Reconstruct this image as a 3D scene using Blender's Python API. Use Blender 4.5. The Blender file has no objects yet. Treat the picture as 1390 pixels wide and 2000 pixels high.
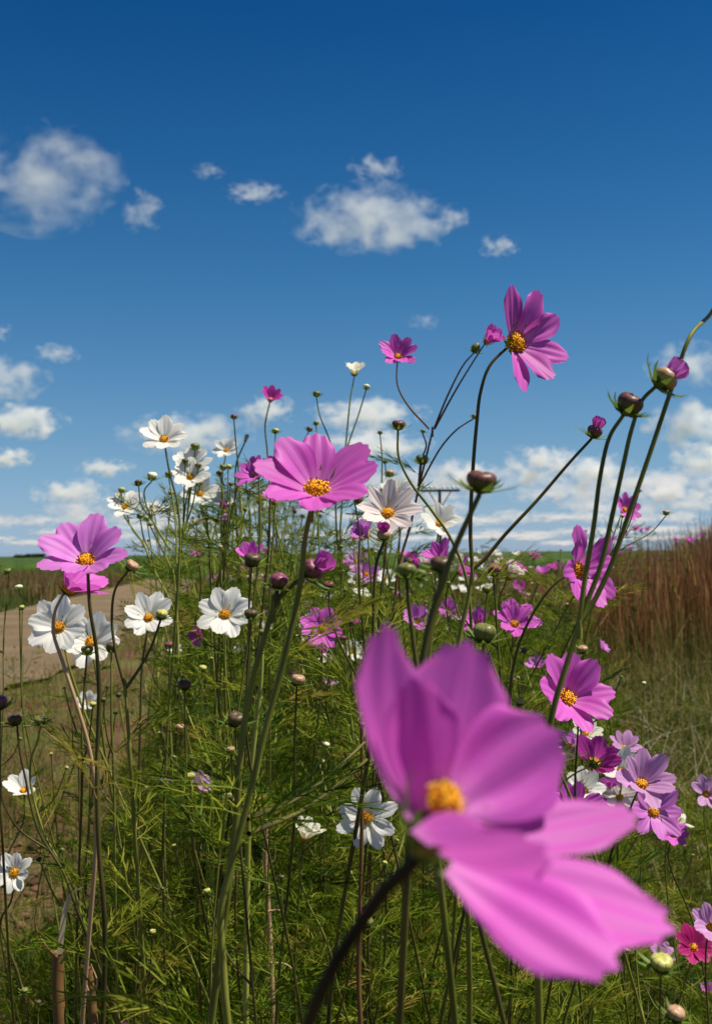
import bpy, bmesh, math, random
import numpy as np
from mathutils import Vector, Matrix, Quaternion

# ------------------------------------------------------------------ camera, sky, sun
SC = bpy.context.scene
COL = SC.collection
F = 2144.0            # focal length in photo pixels (1390 x 2000)
H = 1.2               # eye height
cd = bpy.data.cameras.new('camera')
cam = bpy.data.objects.new('camera', cd)
COL.objects.link(cam)
PITCH = math.atan(80 / F)
ROLL = 0.010
_f0 = Vector((0, math.cos(PITCH), math.sin(PITCH)))
_r0 = Vector((1, 0, 0))
_u0 = Vector((0, -math.sin(PITCH), math.cos(PITCH)))
RX = _r0 * math.cos(ROLL) - _u0 * math.sin(ROLL)
UX = _r0 * math.sin(ROLL) + _u0 * math.cos(ROLL)
FX = _f0
M = Matrix((RX, UX, -FX)).transposed().to_4x4()
M.translation = Vector((0, 0, H))
cam.matrix_world = M
cd.sensor_fit = 'VERTICAL'
cd.sensor_height = 36
cd.sensor_width = 36
cd.lens = 36 * F / 2000
cd.clip_start = 0.02
cd.clip_end = 30000
cd.dof.use_dof = True
cd.dof.focus_distance = 0.95
cd.dof.aperture_fstop = cd.lens / 2.4
cd.dof.aperture_blades = 7
SC.camera = cam

EL = math.radians(63)
AZ = math.radians(98)
SUN = Vector((math.cos(EL) * math.sin(AZ), math.cos(EL) * math.cos(AZ), math.sin(EL)))
world = bpy.data.worlds.new('World')
SC.world = world
world.use_nodes = True
_n = world.node_tree
_bg = _n.nodes['Background']
_sk = _n.nodes.new('ShaderNodeTexSky')
_sk.sky_type = 'NISHITA'
_sk.sun_disc = False
_sk.sun_elevation = EL
_sk.sun_rotation = AZ
_sk.air_density = 1
_sk.dust_density = 0.2
_sk.ozone_density = 4
# deep polarised blue, graded by height; unseen overhead part warmed to brighten the shade
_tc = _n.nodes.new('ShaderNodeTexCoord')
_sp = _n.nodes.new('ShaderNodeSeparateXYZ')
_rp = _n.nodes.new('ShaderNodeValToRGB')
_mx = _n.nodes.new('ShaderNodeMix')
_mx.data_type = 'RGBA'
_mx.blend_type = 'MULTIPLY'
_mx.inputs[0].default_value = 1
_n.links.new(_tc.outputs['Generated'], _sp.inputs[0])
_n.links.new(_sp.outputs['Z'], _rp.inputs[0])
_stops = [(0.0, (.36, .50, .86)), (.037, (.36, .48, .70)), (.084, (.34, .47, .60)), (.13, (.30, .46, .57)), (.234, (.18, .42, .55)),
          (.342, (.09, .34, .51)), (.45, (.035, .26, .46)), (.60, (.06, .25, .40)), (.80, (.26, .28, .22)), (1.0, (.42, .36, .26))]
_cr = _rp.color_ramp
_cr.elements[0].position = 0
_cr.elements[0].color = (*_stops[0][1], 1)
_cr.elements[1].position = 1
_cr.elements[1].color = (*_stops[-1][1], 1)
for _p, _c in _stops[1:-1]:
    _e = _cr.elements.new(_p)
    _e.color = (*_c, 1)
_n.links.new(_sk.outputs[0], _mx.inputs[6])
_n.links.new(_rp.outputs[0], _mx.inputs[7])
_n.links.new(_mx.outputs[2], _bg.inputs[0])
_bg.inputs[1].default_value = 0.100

_sl = bpy.data.lights.new('sun', 'SUN')
_sl.energy = 5.0
_sl.angle = math.radians(0.5)
_sl.color = (1, .93, .80)
sun = bpy.data.objects.new('sun', _sl)
COL.objects.link(sun)
sun.rotation_euler = SUN.to_track_quat('Z', 'Y').to_euler()
SC.view_settings.view_transform = 'Standard'
SC.view_settings.look = 'None'
SC.view_settings.exposure = 0.56
SC.view_settings.gamma = 1
SC.cycles.volume_bounces = 8
SC.cycles.max_bounces = 12
SC.cycles.diffuse_bounces = 4
SC.cycles.transmission_bounces = 6
SC.cycles.transparent_max_bounces = 32
SC.cycles.volume_step_rate = 2
SC.cycles.sample_clamp_indirect = 6

RNG = random.Random(11)
NR = np.random.default_rng(7)


def P(x, y, D):
    """a photo pixel at depth D -> a point in the place"""
    return Vector((0, 0, H)) + D * (FX + RX * ((x - 695) / F) + UX * ((1000 - y) / F))


def PXY(p):
    d = Vector(p) - Vector((0, 0, H))
    D = d.dot(FX)
    return 695 + F * d.dot(RX) / D, 1000 - F * d.dot(UX) / D, D


def CV(a):
    """direction given as right, up, towards the viewer"""
    return (RX * a[0] + UX * a[1] - FX * a[2]).normalized()


def G(x, y, z=0.0):
    r = FX + RX * ((x - 695) / F) + UX * ((1000 - y) / F)
    return Vector((0, 0, H)) + r * ((z - H) / r.z)


# ------------------------------------------------------------------ mesh helpers
def mk(name, V, Q=None, T=None, mats=(), mid=None, uv=None, rnd=None, smooth=True, parent=None, loc=None, link=True):
    V = np.asarray(V, dtype=np.float32)
    Q = np.zeros((0, 4), int) if Q is None else np.asarray(Q, dtype=np.int32).reshape(-1, 4)
    T = np.zeros((0, 3), int) if T is None else np.asarray(T, dtype=np.int32).reshape(-1, 3)
    me = bpy.data.meshes.new(name)
    me.vertices.add(len(V))
    me.vertices.foreach_set('co', V.ravel())
    li = np.concatenate([Q.ravel(), T.ravel()]).astype(np.int32)
    me.loops.add(len(li))
    me.loops.foreach_set('vertex_index', li)
    nf = len(Q) + len(T)
    me.polygons.add(nf)
    st = np.concatenate([np.arange(len(Q)) * 4, len(Q) * 4 + np.arange(len(T)) * 3]).astype(np.int32)
    me.polygons.foreach_set('loop_start', st)
    for m in mats:
        me.materials.append(m)
    if mid is not None:
        me.polygons.foreach_set('material_index', np.asarray(mid, dtype=np.int32))
    if smooth:
        me.polygons.foreach_set('use_smooth', np.ones(nf, dtype=bool))
    if uv is not None:
        u = me.uv_layers.new(name='uv')
        u.data.foreach_set('uv', np.asarray(uv, dtype=np.float32)[li].ravel())
    if rnd is not None:
        a = me.attributes.new('rnd', 'FLOAT', 'POINT')
        a.data.foreach_set('value', np.asarray(rnd, dtype=np.float32))
    me.update(calc_edges=True)
    o = bpy.data.objects.new(name, me)
    if link:
        COL.objects.link(o)
    if parent:
        o.parent = parent
    if loc is not None:
        o.location = loc
    return o


def empty(name, loc, parent=None):
    o = bpy.data.objects.new(name, None)
    COL.objects.link(o)
    o.empty_display_size = .02
    o.location = loc
    if parent:
        o.parent = parent
    return o


def tag(o, label=None, cat=None, group=None, kind=None):
    if label:
        o['label'] = label
    if cat:
        o['category'] = cat
    if group:
        o['group'] = group
    if kind:
        o['kind'] = kind
    return o


class MB:
    def __init__(s):
        s.V, s.Q, s.T, s.mq, s.mt, s.U, s.R, s.n = [], [], [], [], [], [], [], 0

    def add(s, V, Q=None, T=None, m=0, uv=None, rnd=0.5):
        V = np.asarray(V, dtype=float)
        s.V.append(V)
        if Q is not None and len(Q):
            s.Q.append(np.asarray(Q) + s.n)
            s.mq += [m] * len(Q)
        if T is not None and len(T):
            s.T.append(np.asarray(T) + s.n)
            s.mt += [m] * len(T)
        s.U.append(np.zeros((len(V), 2)) if uv is None else uv)
        s.R.append(np.full(len(V), rnd) if np.isscalar(rnd) else rnd)
        s.n += len(V)

    def build(s, name, mats, parent=None, loc=None, smooth=True, link=True):
        return mk(name, np.concatenate(s.V), np.concatenate(s.Q) if s.Q else None, np.concatenate(s.T) if s.T else None,
                  mats, s.mq + s.mt, np.concatenate(s.U), np.concatenate(s.R), smooth, parent, loc, link)


def catmull(pts, n=8):
    """centripetal, so that uneven spacing never loops"""
    p = [np.array(q, dtype=float) for q in pts]
    p = [2 * p[0] - p[1]] + p + [2 * p[-1] - p[-2]]
    out = []
    for i in range(1, len(p) - 2):
        a, b, c, d = p[i - 1], p[i], p[i + 1], p[i + 2]
        t0 = 0.0
        t1 = t0 + max(1e-5, np.linalg.norm(b - a)) ** .5
        t2 = t1 + max(1e-5, np.linalg.norm(c - b)) ** .5
        t3 = t2 + max(1e-5, np.linalg.norm(d - c)) ** .5
        for k in range(n):
            t = t1 + (t2 - t1) * k / n
            A1 = (t1 - t) / (t1 - t0) * a + (t - t0) / (t1 - t0) * b
            A2 = (t2 - t) / (t2 - t1) * b + (t - t1) / (t2 - t1) * c
            A3 = (t3 - t) / (t3 - t2) * c + (t - t2) / (t3 - t2) * d
            B1 = (t2 - t) / (t2 - t0) * A1 + (t - t0) / (t2 - t0) * A2
            B2 = (t3 - t) / (t3 - t1) * A2 + (t - t1) / (t3 - t1) * A3
            out.append((t2 - t) / (t2 - t1) * B1 + (t - t1) / (t2 - t1) * B2)
    out.append(p[-2])
    return np.array(out)


def tube(pts, rad, sides=7):
    """pts (n,3), rad (n,) -> V, Q"""
    pts = np.asarray(pts, float)
    n = len(pts)
    rad = np.broadcast_to(np.asarray(rad, float), (n,))
    t = np.gradient(pts, axis=0)
    t /= np.linalg.norm(t, axis=1)[:, None] + 1e-12
    ref = np.array([0.31, .87, .12])
    nrm = np.cross(t[0], ref)
    nrm /= np.linalg.norm(nrm)
    V = []
    a = np.arange(sides) / sides * 2 * np.pi
    for i in range(n):
        nrm = nrm - t[i] * nrm.dot(t[i])
        nrm /= np.linalg.norm(nrm) + 1e-12
        b = np.cross(t[i], nrm)
        V.append(pts[i] + rad[i] * (np.cos(a)[:, None] * nrm + np.sin(a)[:, None] * b))
    V = np.concatenate(V)
    i, k = np.meshgrid(np.arange(n - 1), np.arange(sides), indexing='ij')
    k2 = (k + 1) % sides
    Q = np.stack([i * sides + k, i * sides + k2, (i + 1) * sides + k2, (i + 1) * sides + k], -1).reshape(-1, 4)
    return V, Q


def ribbons(Pc, Wd, w, rnd):
    """Pc (N,K,3) centre lines, Wd (N,3) width directions, w (K,) or (N,K) half widths, rnd (N,)"""
    N, K, _ = Pc.shape
    w = np.broadcast_to(np.asarray(w, float), (N, K))
    off = Wd[:, None, :] * w[:, :, None]
    V = np.stack([Pc - off, Pc + off], 2).reshape(-1, 3)
    b = (np.arange(N) * K * 2)[:, None] + np.arange(K - 1)[None] * 2
    Q = np.stack([b, b + 1, b + 3, b + 2], -1).reshape(-1, 4)
    return V, Q, np.repeat(rnd, K * 2)


def unit(a):
    return a / (np.linalg.norm(a, axis=-1, keepdims=True) + 1e-12)


# ------------------------------------------------------------------ materials
def newmat(name):
    m = bpy.data.materials.new(name)
    m.use_nodes = True
    nt = m.node_tree
    nt.nodes.clear()
    out = nt.nodes.new('ShaderNodeOutputMaterial')
    return m, nt, nt.nodes.new, nt.links.new, out


def petal_mat(name, base, dark, pale, transl=.42, rough=.5):
    m, nt, N, L, out = newmat(name)
    uv = N('ShaderNodeUVMap')
    uv.uv_map = 'uv'
    mp = N('ShaderNodeMapping')
    mp.inputs['Scale'].default_value = (1.3, 26, 1)
    ns = N('ShaderNodeTexNoise')
    ns.inputs['Scale'].default_value = 1
    ns.inputs['Detail'].default_value = 3
    L(uv.outputs[0], mp.inputs[0])
    L(mp.outputs[0], ns.inputs['Vector'])
    r = N('ShaderNodeValToRGB')
    r.color_ramp.elements[0].position = .36
    r.color_ramp.elements[0].color = (*dark, 1)
    r.color_ramp.elements[1].position = .62
    r.color_ramp.elements[1].color = (*base, 1)
    L(ns.outputs['Fac'], r.inputs[0])
    sp = N('ShaderNodeSeparateXYZ')
    L(uv.outputs[0], sp.inputs[0])
    r2 = N('ShaderNodeMapRange')
    r2.inputs[1].default_value = .05
    r2.inputs[2].default_value = .38
    r2.inputs[3].default_value = .75
    r2.inputs[4].default_value = 0
    L(sp.outputs['X'], r2.inputs[0])
    mx = N('ShaderNodeMix')
    mx.data_type = 'RGBA'
    L(r2.outputs[0], mx.inputs[0])
    L(r.outputs[0], mx.inputs[6])
    mx.inputs[7].default_value = (*pale, 1)
    oi = N('ShaderNodeObjectInfo')
    hs = N('ShaderNodeHueSaturation')
    v = N('ShaderNodeMapRange')
    v.inputs[3].default_value = .86
    v.inputs[4].default_value = 1.12
    L(oi.outputs['Random'], v.inputs[0])
    L(v.outputs[0], hs.inputs['Value'])
    L(mx.outputs[2], hs.inputs['Color'])
    b = N('ShaderNodeBsdfPrincipled')
    b.inputs['Roughness'].default_value = rough
    b.inputs['Specular IOR Level'].default_value = .25
    bp = N('ShaderNodeBump')
    bp.inputs['Strength'].default_value = .25
    bp.inputs['Distance'].default_value = .0004
    L(ns.outputs['Fac'], bp.inputs['Height'])
    L(bp.outputs[0], b.inputs['Normal'])
    L(hs.outputs[0], b.inputs['Base Color'])
    t = N('ShaderNodeBsdfTranslucent')
    L(hs.outputs[0], t.inputs['Color'])
    ms = N('ShaderNodeMixShader')
    ms.inputs[0].default_value = transl
    L(b.outputs[0], ms.inputs[1])
    L(t.outputs[0], ms.inputs[2])
    L(ms.outputs[0], out.inputs['Surface'])
    return m


def leaf_mat(name, cols, transl=.3, rough=.5, spec=.3, noise=0):
    """colour by the per-blade attribute rnd"""
    m, nt, N, L, out = newmat(name)
    at = N('ShaderNodeAttribute')
    at.attribute_name = 'rnd'
    r = N('ShaderNodeValToRGB')
    e = r.color_ramp.elements
    e[0].position = 0
    e[0].color = (*cols[0], 1)
    e[1].position = 1
    e[1].color = (*cols[-1], 1)
    for i, c in enumerate(cols[1:-1]):
        k = e.new((i + 1) / (len(cols) - 1))
        k.color = (*c, 1)
    L(at.outputs['Fac'], r.inputs[0])
    src = r.outputs[0]
    b = N('ShaderNodeBsdfPrincipled')
    b.inputs['Roughness'].default_value = rough
    b.inputs['Specular IOR Level'].default_value = spec
    L(src, b.inputs['Base Color'])
    if transl:
        t = N('ShaderNodeBsdfTranslucent')
        L(src, t.inputs['Color'])
        ms = N('ShaderNodeMixShader')
        ms.inputs[0].default_value = transl
        L(b.outputs[0], ms.inputs[1])
        L(t.outputs[0], ms.inputs[2])
        L(ms.outputs[0], out.inputs['Surface'])
    else:
        L(b.outputs[0], out.inputs['Surface'])
    return m


def noisy_mat(name, c1, c2, scale, rough=.6, spec=.3, stretch=(1, 1, 1), bump=0, detail=4, c3=None):
    m, nt, N, L, out = newmat(name)
    tc = N('ShaderNodeTexCoord')
    mp = N('ShaderNodeMapping')
    mp.inputs['Scale'].default_value = stretch
    L(tc.outputs['Object'], mp.inputs[0])
    ns = N('ShaderNodeTexNoise')
    ns.inputs['Scale'].default_value = scale
    ns.inputs['Detail'].default_value = detail
    L(mp.outputs[0], ns.inputs['Vector'])
    r = N('ShaderNodeValToRGB')
    r.color_ramp.elements[0].position = .35
    r.color_ramp.elements[0].color = (*c1, 1)
    r.color_ramp.elements[1].position = .65
    r.color_ramp.elements[1].color = (*c2, 1)
    if c3:
        k = r.color_ramp.elements.new(.9)
        k.color = (*c3, 1)
    L(ns.outputs['Fac'], r.inputs[0])
    b = N('ShaderNodeBsdfPrincipled')
    b.inputs['Roughness'].default_value = rough
    b.inputs['Specular IOR Level'].default_value = spec
    L(r.outputs[0], b.inputs['Base Color'])
    if bump:
        bp = N('ShaderNodeBump')
        bp.inputs['Strength'].default_value = .6
        bp.inputs['Distance'].default_value = bump
        L(ns.outputs['Fac'], bp.inputs['Height'])
        L(bp.outputs[0], b.inputs['Normal'])
    L(b.outputs[0], out.inputs['Surface'])
    return m


def bud_mat(name, base, tip, seam, rough=.42):
    """coloured from base to tip along the bud, darker seams between its wraps (uv: x along, y round)"""
    m, nt, N, L, out = newmat(name)
    uv = N('ShaderNodeUVMap')
    uv.uv_map = 'uv'
    sp = N('ShaderNodeSeparateXYZ')
    L(uv.outputs[0], sp.inputs[0])
    r = N('ShaderNodeValToRGB')
    r.color_ramp.elements[0].position = .15
    r.color_ramp.elements[0].color = (*base, 1)
    r.color_ramp.elements[1].position = .6
    r.color_ramp.elements[1].color = (*tip, 1)
    ns = N('ShaderNodeTexNoise')
    ns.inputs['Scale'].default_value = 5
    L(uv.outputs[0], ns.inputs['Vector'])
    ad = N('ShaderNodeMath')
    ad.operation = 'MULTIPLY_ADD'
    ad.inputs[1].default_value = .5
    L(ns.outputs['Fac'], ad.inputs[0])
    sb = N('ShaderNodeMath')
    sb.operation = 'SUBTRACT'
    sb.inputs[1].default_value = .25
    L(sp.outputs['X'], ad.inputs[2])
    L(ad.outputs[0], sb.inputs[0])
    L(sb.outputs[0], r.inputs[0])
    w = N('ShaderNodeMath')
    w.operation = 'MULTIPLY'
    w.inputs[1].default_value = 2 * math.pi * 8
    L(sp.outputs['Y'], w.inputs[0])
    c = N('ShaderNodeMath')
    c.operation = 'COSINE'
    L(w.outputs[0], c.inputs[0])
    mr = N('ShaderNodeMapRange')
    mr.inputs[1].default_value = .75
    mr.inputs[2].default_value = 1
    mr.inputs[4].default_value = .75
    L(c.outputs[0], mr.inputs[0])
    mx = N('ShaderNodeMix')
    mx.data_type = 'RGBA'
    L(mr.outputs[0], mx.inputs[0])
    L(r.outputs[0], mx.inputs[6])
    mx.inputs[7].default_value = (*seam, 1)
    b = N('ShaderNodeBsdfPrincipled')
    b.inputs['Roughness'].default_value = rough
    b.inputs['Specular IOR Level'].default_value = .32
    L(mx.outputs[2], b.inputs['Base Color'])
    L(b.outputs[0], out.inputs['Surface'])
    return m


PET = {
    'pink': petal_mat('pink_petal', (.68, .135, .60), (.58, .095, .50), (.78, .30, .70), .40),
    'hot': petal_mat('deep_pink_petal', (.56, .06, .42), (.46, .04, .34), (.62, .12, .50), .42),
    'light': petal_mat('light_pink_petal', (.70, .23, .70), (.60, .165, .60), (.82, .45, .80), .42),
    'lilac': petal_mat('lilac_petal', (.66, .36, .66), (.56, .27, .56), (.78, .56, .76), .42),
    'magenta': petal_mat('magenta_petal', (.42, .012, .16), (.30, .006, .10), (.40, .02, .16), .40),
    'white': petal_mat('white_petal', (.90, .89, .85), (.86, .85, .81), (.87, .87, .74), .46),
    'blush': petal_mat('blush_petal', (.82, .74, .72), (.74, .60, .60), (.80, .72, .60), .40),
    'cream': petal_mat('cream_petal', (.84, .82, .70), (.74, .72, .56), (.72, .70, .40), .38),
}
M_DISC = noisy_mat('disc_orange', (.55, .20, .01), (.80, .40, .015), 3, .6)
M_FLOR = noisy_mat('floret_yellow', (.85, .42, .01), (.90, .55, .02), 4, .55)
M_ANTH = noisy_mat('anther_dark', (.10, .03, .01), (.20, .05, .015), 5, .6)
M_STEM = noisy_mat('stem_green', (.075, .090, .012), (.22, .23, .04), 30, .55, .2, (1, 1, .2))
M_DARK = noisy_mat('stem_dark', (.036, .034, .010), (.12, .11, .025), 30, .55, .22, (1, 1, .2))
M_LITE = noisy_mat('stem_lime', (.24, .27, .045), (.34, .36, .08), 30, .55, .2, (1, 1, .2))
M_RED = noisy_mat('stem_reddish', (.12, .055, .03), (.18, .10, .035), 30, .55, .2, (1, 1, .2))
M_TAN = noisy_mat('stem_tan', (.36, .22, .11), (.46, .32, .17), 30, .6, .3, (1, 1, .2))
STEM = {'g': M_STEM, 'd': M_DARK, 'l': M_LITE, 'r': M_RED, 't': M_TAN}
M_CAL = leaf_mat('calyx_green', [(.06, .11, .014), (.15, .23, .03)], .35, .5, .25)
M_LEAF = leaf_mat('thread_leaf', [(.014, .034, .002), (.048, .098, .004), (.118, .174, .008), (.235, .255, .02), (.33, .23, .05)], .36, .6, .12)
BUD = {
    'brown': bud_mat('bud_brown', (.10, .10, .03), (.12, .045, .032), (.035, .014, .012)),
    'purple': bud_mat('bud_purple', (.12, .07, .045), (.19, .05, .085), (.05, .012, .022)),
    'green': bud_mat('bud_green', (.10, .14, .025), (.15, .16, .04), (.06, .06, .016)),
    'dark': bud_mat('bud_dark', (.05, .062, .016), (.095, .062, .032), (.03, .022, .012)),
    'yellow': bud_mat('bud_yellow', (.16, .20, .03), (.42, .40, .10), (.14, .15, .03)),
    'cream': bud_mat('bud_cream', (.30, .34, .08), (.72, .70, .48), (.34, .36, .14)),
    'gold': bud_mat('bud_gold_pink', (.30, .28, .06), (.40, .24, .14), (.20, .11, .05)),
}

# ------------------------------------------------------------------ flowers
def petal_geo(rng, az, cup, droop, W, ln=1.0, nu=13, nv=13, r0=.07, twist=0., notch=1.0, width_pow=1.15):
    """one obovate ray petal of unit length, growing from the flower's centre; z is the flower's axis"""
    u = np.linspace(0, 1, nu)
    v = np.linspace(-1, 1, nv)
    U, Vv = np.meshgrid(u, v, indexing='ij')
    uc = .64
    w = np.where(U < uc, .20 + .80 * np.sin(np.pi / 2 * np.minimum(U / uc, 1)) ** width_pow, 1 - .26 * (np.clip(U - uc, 0, 1) / (1 - uc)) ** 2)
    ph = rng.uniform(-.25, .25)
    teeth = .5 + .5 * np.cos(3 * np.pi * Vv + ph)
    along = U * (1 - .15 * np.abs(Vv) ** 2.6 * U ** 3 - .04 * notch * (1 - teeth) * U ** 7)
    # integrate the pitch along the petal
    th = cup + droop * np.linspace(0, 1, 60) ** 1.4
    s = np.linspace(0, 1, 60)
    rr = np.concatenate([[0], np.cumsum(np.cos(th[:-1]) * np.diff(s))])
    zz = np.concatenate([[0], np.cumsum(np.sin(th[:-1]) * np.diff(s))])
    r = np.interp(along, s, rr) * ln + r0
    z = np.interp(along, s, zz) * ln
    tz = np.interp(along, s, np.cos(th))
    tr = -np.interp(along, s, np.sin(th))
    x = w * W * Vv
    kc = rng.uniform(.10, .42)
    b = rng.uniform(-.05, .05)
    lift = kc * (np.abs(Vv) ** 2) * w * W * np.sin(np.pi * np.minimum(U * 1.15, 1)) ** .7 + b * Vv * U * .5
    lift = lift + .011 * np.cos(Vv * np.pi * 3.2 + rng.uniform(-.4, .4)) * np.sin(np.pi * np.clip(U * .92, 0, 1)) \
        + .018 * rng.uniform(-1, 1) * np.sin(Vv * 2.2 + rng.uniform(0, 6)) * U ** 3 + .02 * rng.uniform(-1, 1) * U ** 4 * (1 - teeth)
    x = x + twist * Vv * lift
    pr = r + tr * lift
    pz = z + tz * lift
    ca, sa = math.cos(az), math.sin(az)
    V = np.stack([pr * ca - x * sa, pr * sa + x * ca, pz], -1).reshape(-1, 3)
    i, k = np.meshgrid(np.arange(nu - 1), np.arange(nv - 1), indexing='ij')
    q0 = i * nv + k
    Q = np.stack([q0, q0 + nv, q0 + nv + 1, q0 + 1], -1).reshape(-1, 4)
    uv = np.stack([U, Vv * .5 + .5 + rng.uniform(0, 7)], -1).reshape(-1, 2)
    return V, Q, uv


def disc_geo(seed, R=.165, n=90, h=.13, fl=.075):
    rng = random.Random(seed)
    mb = MB()
    # domed base
    rings, sg = 5, 14
    V = [(0, 0, h)]
    for i in range(1, rings + 1):
        t = i / rings
        for k in range(sg):
            a = 2 * math.pi * k / sg
            V.append((R * t * math.cos(a), R * t * math.sin(a), h * (1 - t ** 2.2) - .02 * (t == 1)))
    T = [(0, 1 + k, 1 + (k + 1) % sg) for k in range(sg)]
    Q = [(1 + i * sg + k, 1 + (i + 1) * sg + k, 1 + (i + 1) * sg + (k + 1) % sg, 1 + i * sg + (k + 1) % sg) for i in range(rings - 1) for k in range(sg)]
    mb.add(V, Q, T, 0)
    for j in range(n):
        t = math.sqrt((j + .5) / n)
        a = j * 2.39996
        c = np.array([R * t * math.cos(a), R * t * math.sin(a), h * (1 - t ** 2.2)])
        d = np.array([math.cos(a) * t * .75, math.sin(a) * t * .75, 1.0]) + np.array([rng.uniform(-.15, .15) for _ in range(3)])
        d /= np.linalg.norm(d)
        L = fl * rng.uniform(.6, 1.25) * (.55 + .6 * t)
        Vt, Qt = tube([c, c + d * L * .6, c + d * L], [.010, .0135, .016], 5)
        mb.add(Vt, Qt, None, 1)
        kk = len(Vt) - 5
        dark = rng.random() < (.34 if t > .45 else .14)
        if dark:
            V2, Q2 = tube([c + d * L * .9, c + d * (L + .022), c + d * (L + .036)], [.009, .012, .003], 5)
            mb.add(V2, Q2, None, 2)
        else:
            mb.add(np.vstack([Vt[kk:], (c + d * (L + .012))[None]]), None, [(q, (q + 1) % 5, 5) for q in range(5)], 1)
    o = mb.build('disc', [M_DISC, M_FLOR, M_ANTH], link=False)
    return o.data


def bract_geo(mb, a, prof, wid, rnd):
    """a narrow green bract; prof = [(r, z), ...]"""
    pts = np.array([(r * math.cos(a), r * math.sin(a), z) for r, z in prof])
    side = np.array([-math.sin(a), math.cos(a), 0.])
    n = len(pts)
    w = wid * np.array([.7, 1.0, .9, .6, .12][:n] if n == 5 else np.linspace(1, .1, n))
    mid = pts - np.array([0, 0, .25]) * w[:, None]
    V = np.stack([pts - side * w[:, None], mid, pts + side * w[:, None]], 1).reshape(-1, 3)
    Q = []
    for i in range(n - 1):
        for k in range(2):
            q = i * 3 + k
            Q.append((q, q + 1, q + 4, q + 3))
    mb.add(V, Q, None, 0, None, rnd)


def calyx_flower(seed):
    rng = random.Random(seed)
    mb = MB()
    prof = [(.02, -.10), (.085, -.085), (.125, -.04), (.15, .02), (.14, .05)]
    sg = 12
    V = [(r * math.cos(2 * math.pi * k / sg), r * math.sin(2 * math.pi * k / sg), z) for r, z in prof for k in range(sg)]
    Q = [(i * sg + k, i * sg + (k + 1) % sg, (i + 1) * sg + (k + 1) % sg, (i + 1) * sg + k) for i in range(len(prof) - 1) for k in range(sg)]
    mb.add(V, Q, None, 0, None, .25)
    for j in range(8):
        a = 2 * math.pi * (j + rng.uniform(-.2, .2)) / 8
        e = rng.uniform(-.05, .16)
        bract_geo(mb, a, [(.06, -.085), (.15, -.06), (.24, -.02 + e * .4), (.32, .02 + e), (.38, .03 + e * 1.7)], .035, rng.uniform(.2, 1))
    return mb.build('calyx', [M_CAL], link=False).data


def calyx_bud(seed, open_=.5):
    rng = random.Random(seed)
    mb = MB()
    for j in range(8):
        a = 2 * math.pi * (j + rng.uniform(-.2, .2)) / 8
        s = rng.uniform(.8, 1.25)
        o = open_ + rng.uniform(-.25, .25)
        bract_geo(mb, a, [(.05, -.08), (.34, -.02), (.60 * s + .06 * o, .10 + .08 * (1 - o)), (.74 * s + .25 * o, .34 - .16 * o), (.80 * s + .50 * o, .62 - .30 * o)], .125, rng.uniform(.1, 1))
    sg = 10
    prof = [(.04, -.14), (.14, -.10), (.30, .02), (.43, .16), (.40, .2)]
    V = [(r * math.cos(2 * math.pi * k / sg), r * math.sin(2 * math.pi * k / sg), z) for r, z in prof for k in range(sg)]
    Q = [(i * sg + k, i * sg + (k + 1) % sg, (i + 1) * sg + (k + 1) % sg, (i + 1) * sg + k) for i in range(len(prof) - 1) for k in range(sg)]
    mb.add(V, Q, None, 0, None, .1)
    return mb.build('calyx', [M_CAL], link=False).data


def bud_geo(seed, h=.72, pointed=0.):
    """bud of unit width on the z axis; eight overlapping wraps"""
    sg, rg = 32, 12
    V, uv = [], []
    for i in range(rg + 1):
        t = i / rg
        ang = math.pi * (t * .93 + .03)
        r = .5 * math.sin(ang) ** .8
        z = h * (.5 - .5 * math.cos(ang)) ** .85 - (0 if pointed else .05 * max(0, t - .72) / .28)
        if pointed and t > .5:
            k = (t - .5) / .5
            z += pointed * k ** 1.5
            r *= 1 - .25 * k * pointed
        for k in range(sg):
            a = 2 * math.pi * k / sg
            rr = r * (1 - .045 * max(0, math.cos(8 * a)) ** 3)
            V.append((rr * math.cos(a + .35 * t), rr * math.sin(a + .35 * t), z - .03 * math.sin(a * 2 + seed) * t))
            uv.append((t, k / sg))
    Q = [(i * sg + k, i * sg + (k + 1) % sg, (i + 1) * sg + (k + 1) % sg, (i + 1) * sg + k) for i in range(rg) for k in range(sg)]
    n = len(V)
    V.append((0, 0, V[-1][2] + .004))
    uv.append((1, 0))
    T = [(n - sg + k, n - sg + (k + 1) % sg, n) for k in range(sg)]
    mb = MB()
    mb.add(V, Q, T, 0, np.array(uv))
    return mb


DISC = [disc_geo(i) for i in range(4)]
DISCFAR = [disc_geo(9, n=28)]
CALF = [calyx_flower(i) for i in range(4)]
CALB = [calyx_bud(i, .35 + .2 * i) for i in range(4)]
BUDMB = [bud_geo(1), bud_geo(2, .78), bud_geo(3, .66), bud_geo(4, .85, .25)]
BUDME = {}


def bud_mesh(kind, v):
    if (kind, v) not in BUDME:
        BUDME[kind, v] = BUDMB[v].build('bud', [BUD[kind]], link=False).data
    return BUDME[kind, v]


def place_data(name, data, parent, loc=(0, 0, 0), q=None, s=1.0):
    o = bpy.data.objects.new(name, data)
    COL.objects.link(o)
    o.parent = parent
    o.location = loc
    if q is not None:
        o.rotation_mode = 'QUATERNION'
        o.rotation_quaternion = q
    o.scale = (s, s, s)
    return o


def axis_q(axis, spin=0.0):
    return Vector((0, 0, 1)).rotation_difference(Vector(axis)) @ Quaternion((0, 0, 1), spin)


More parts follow.
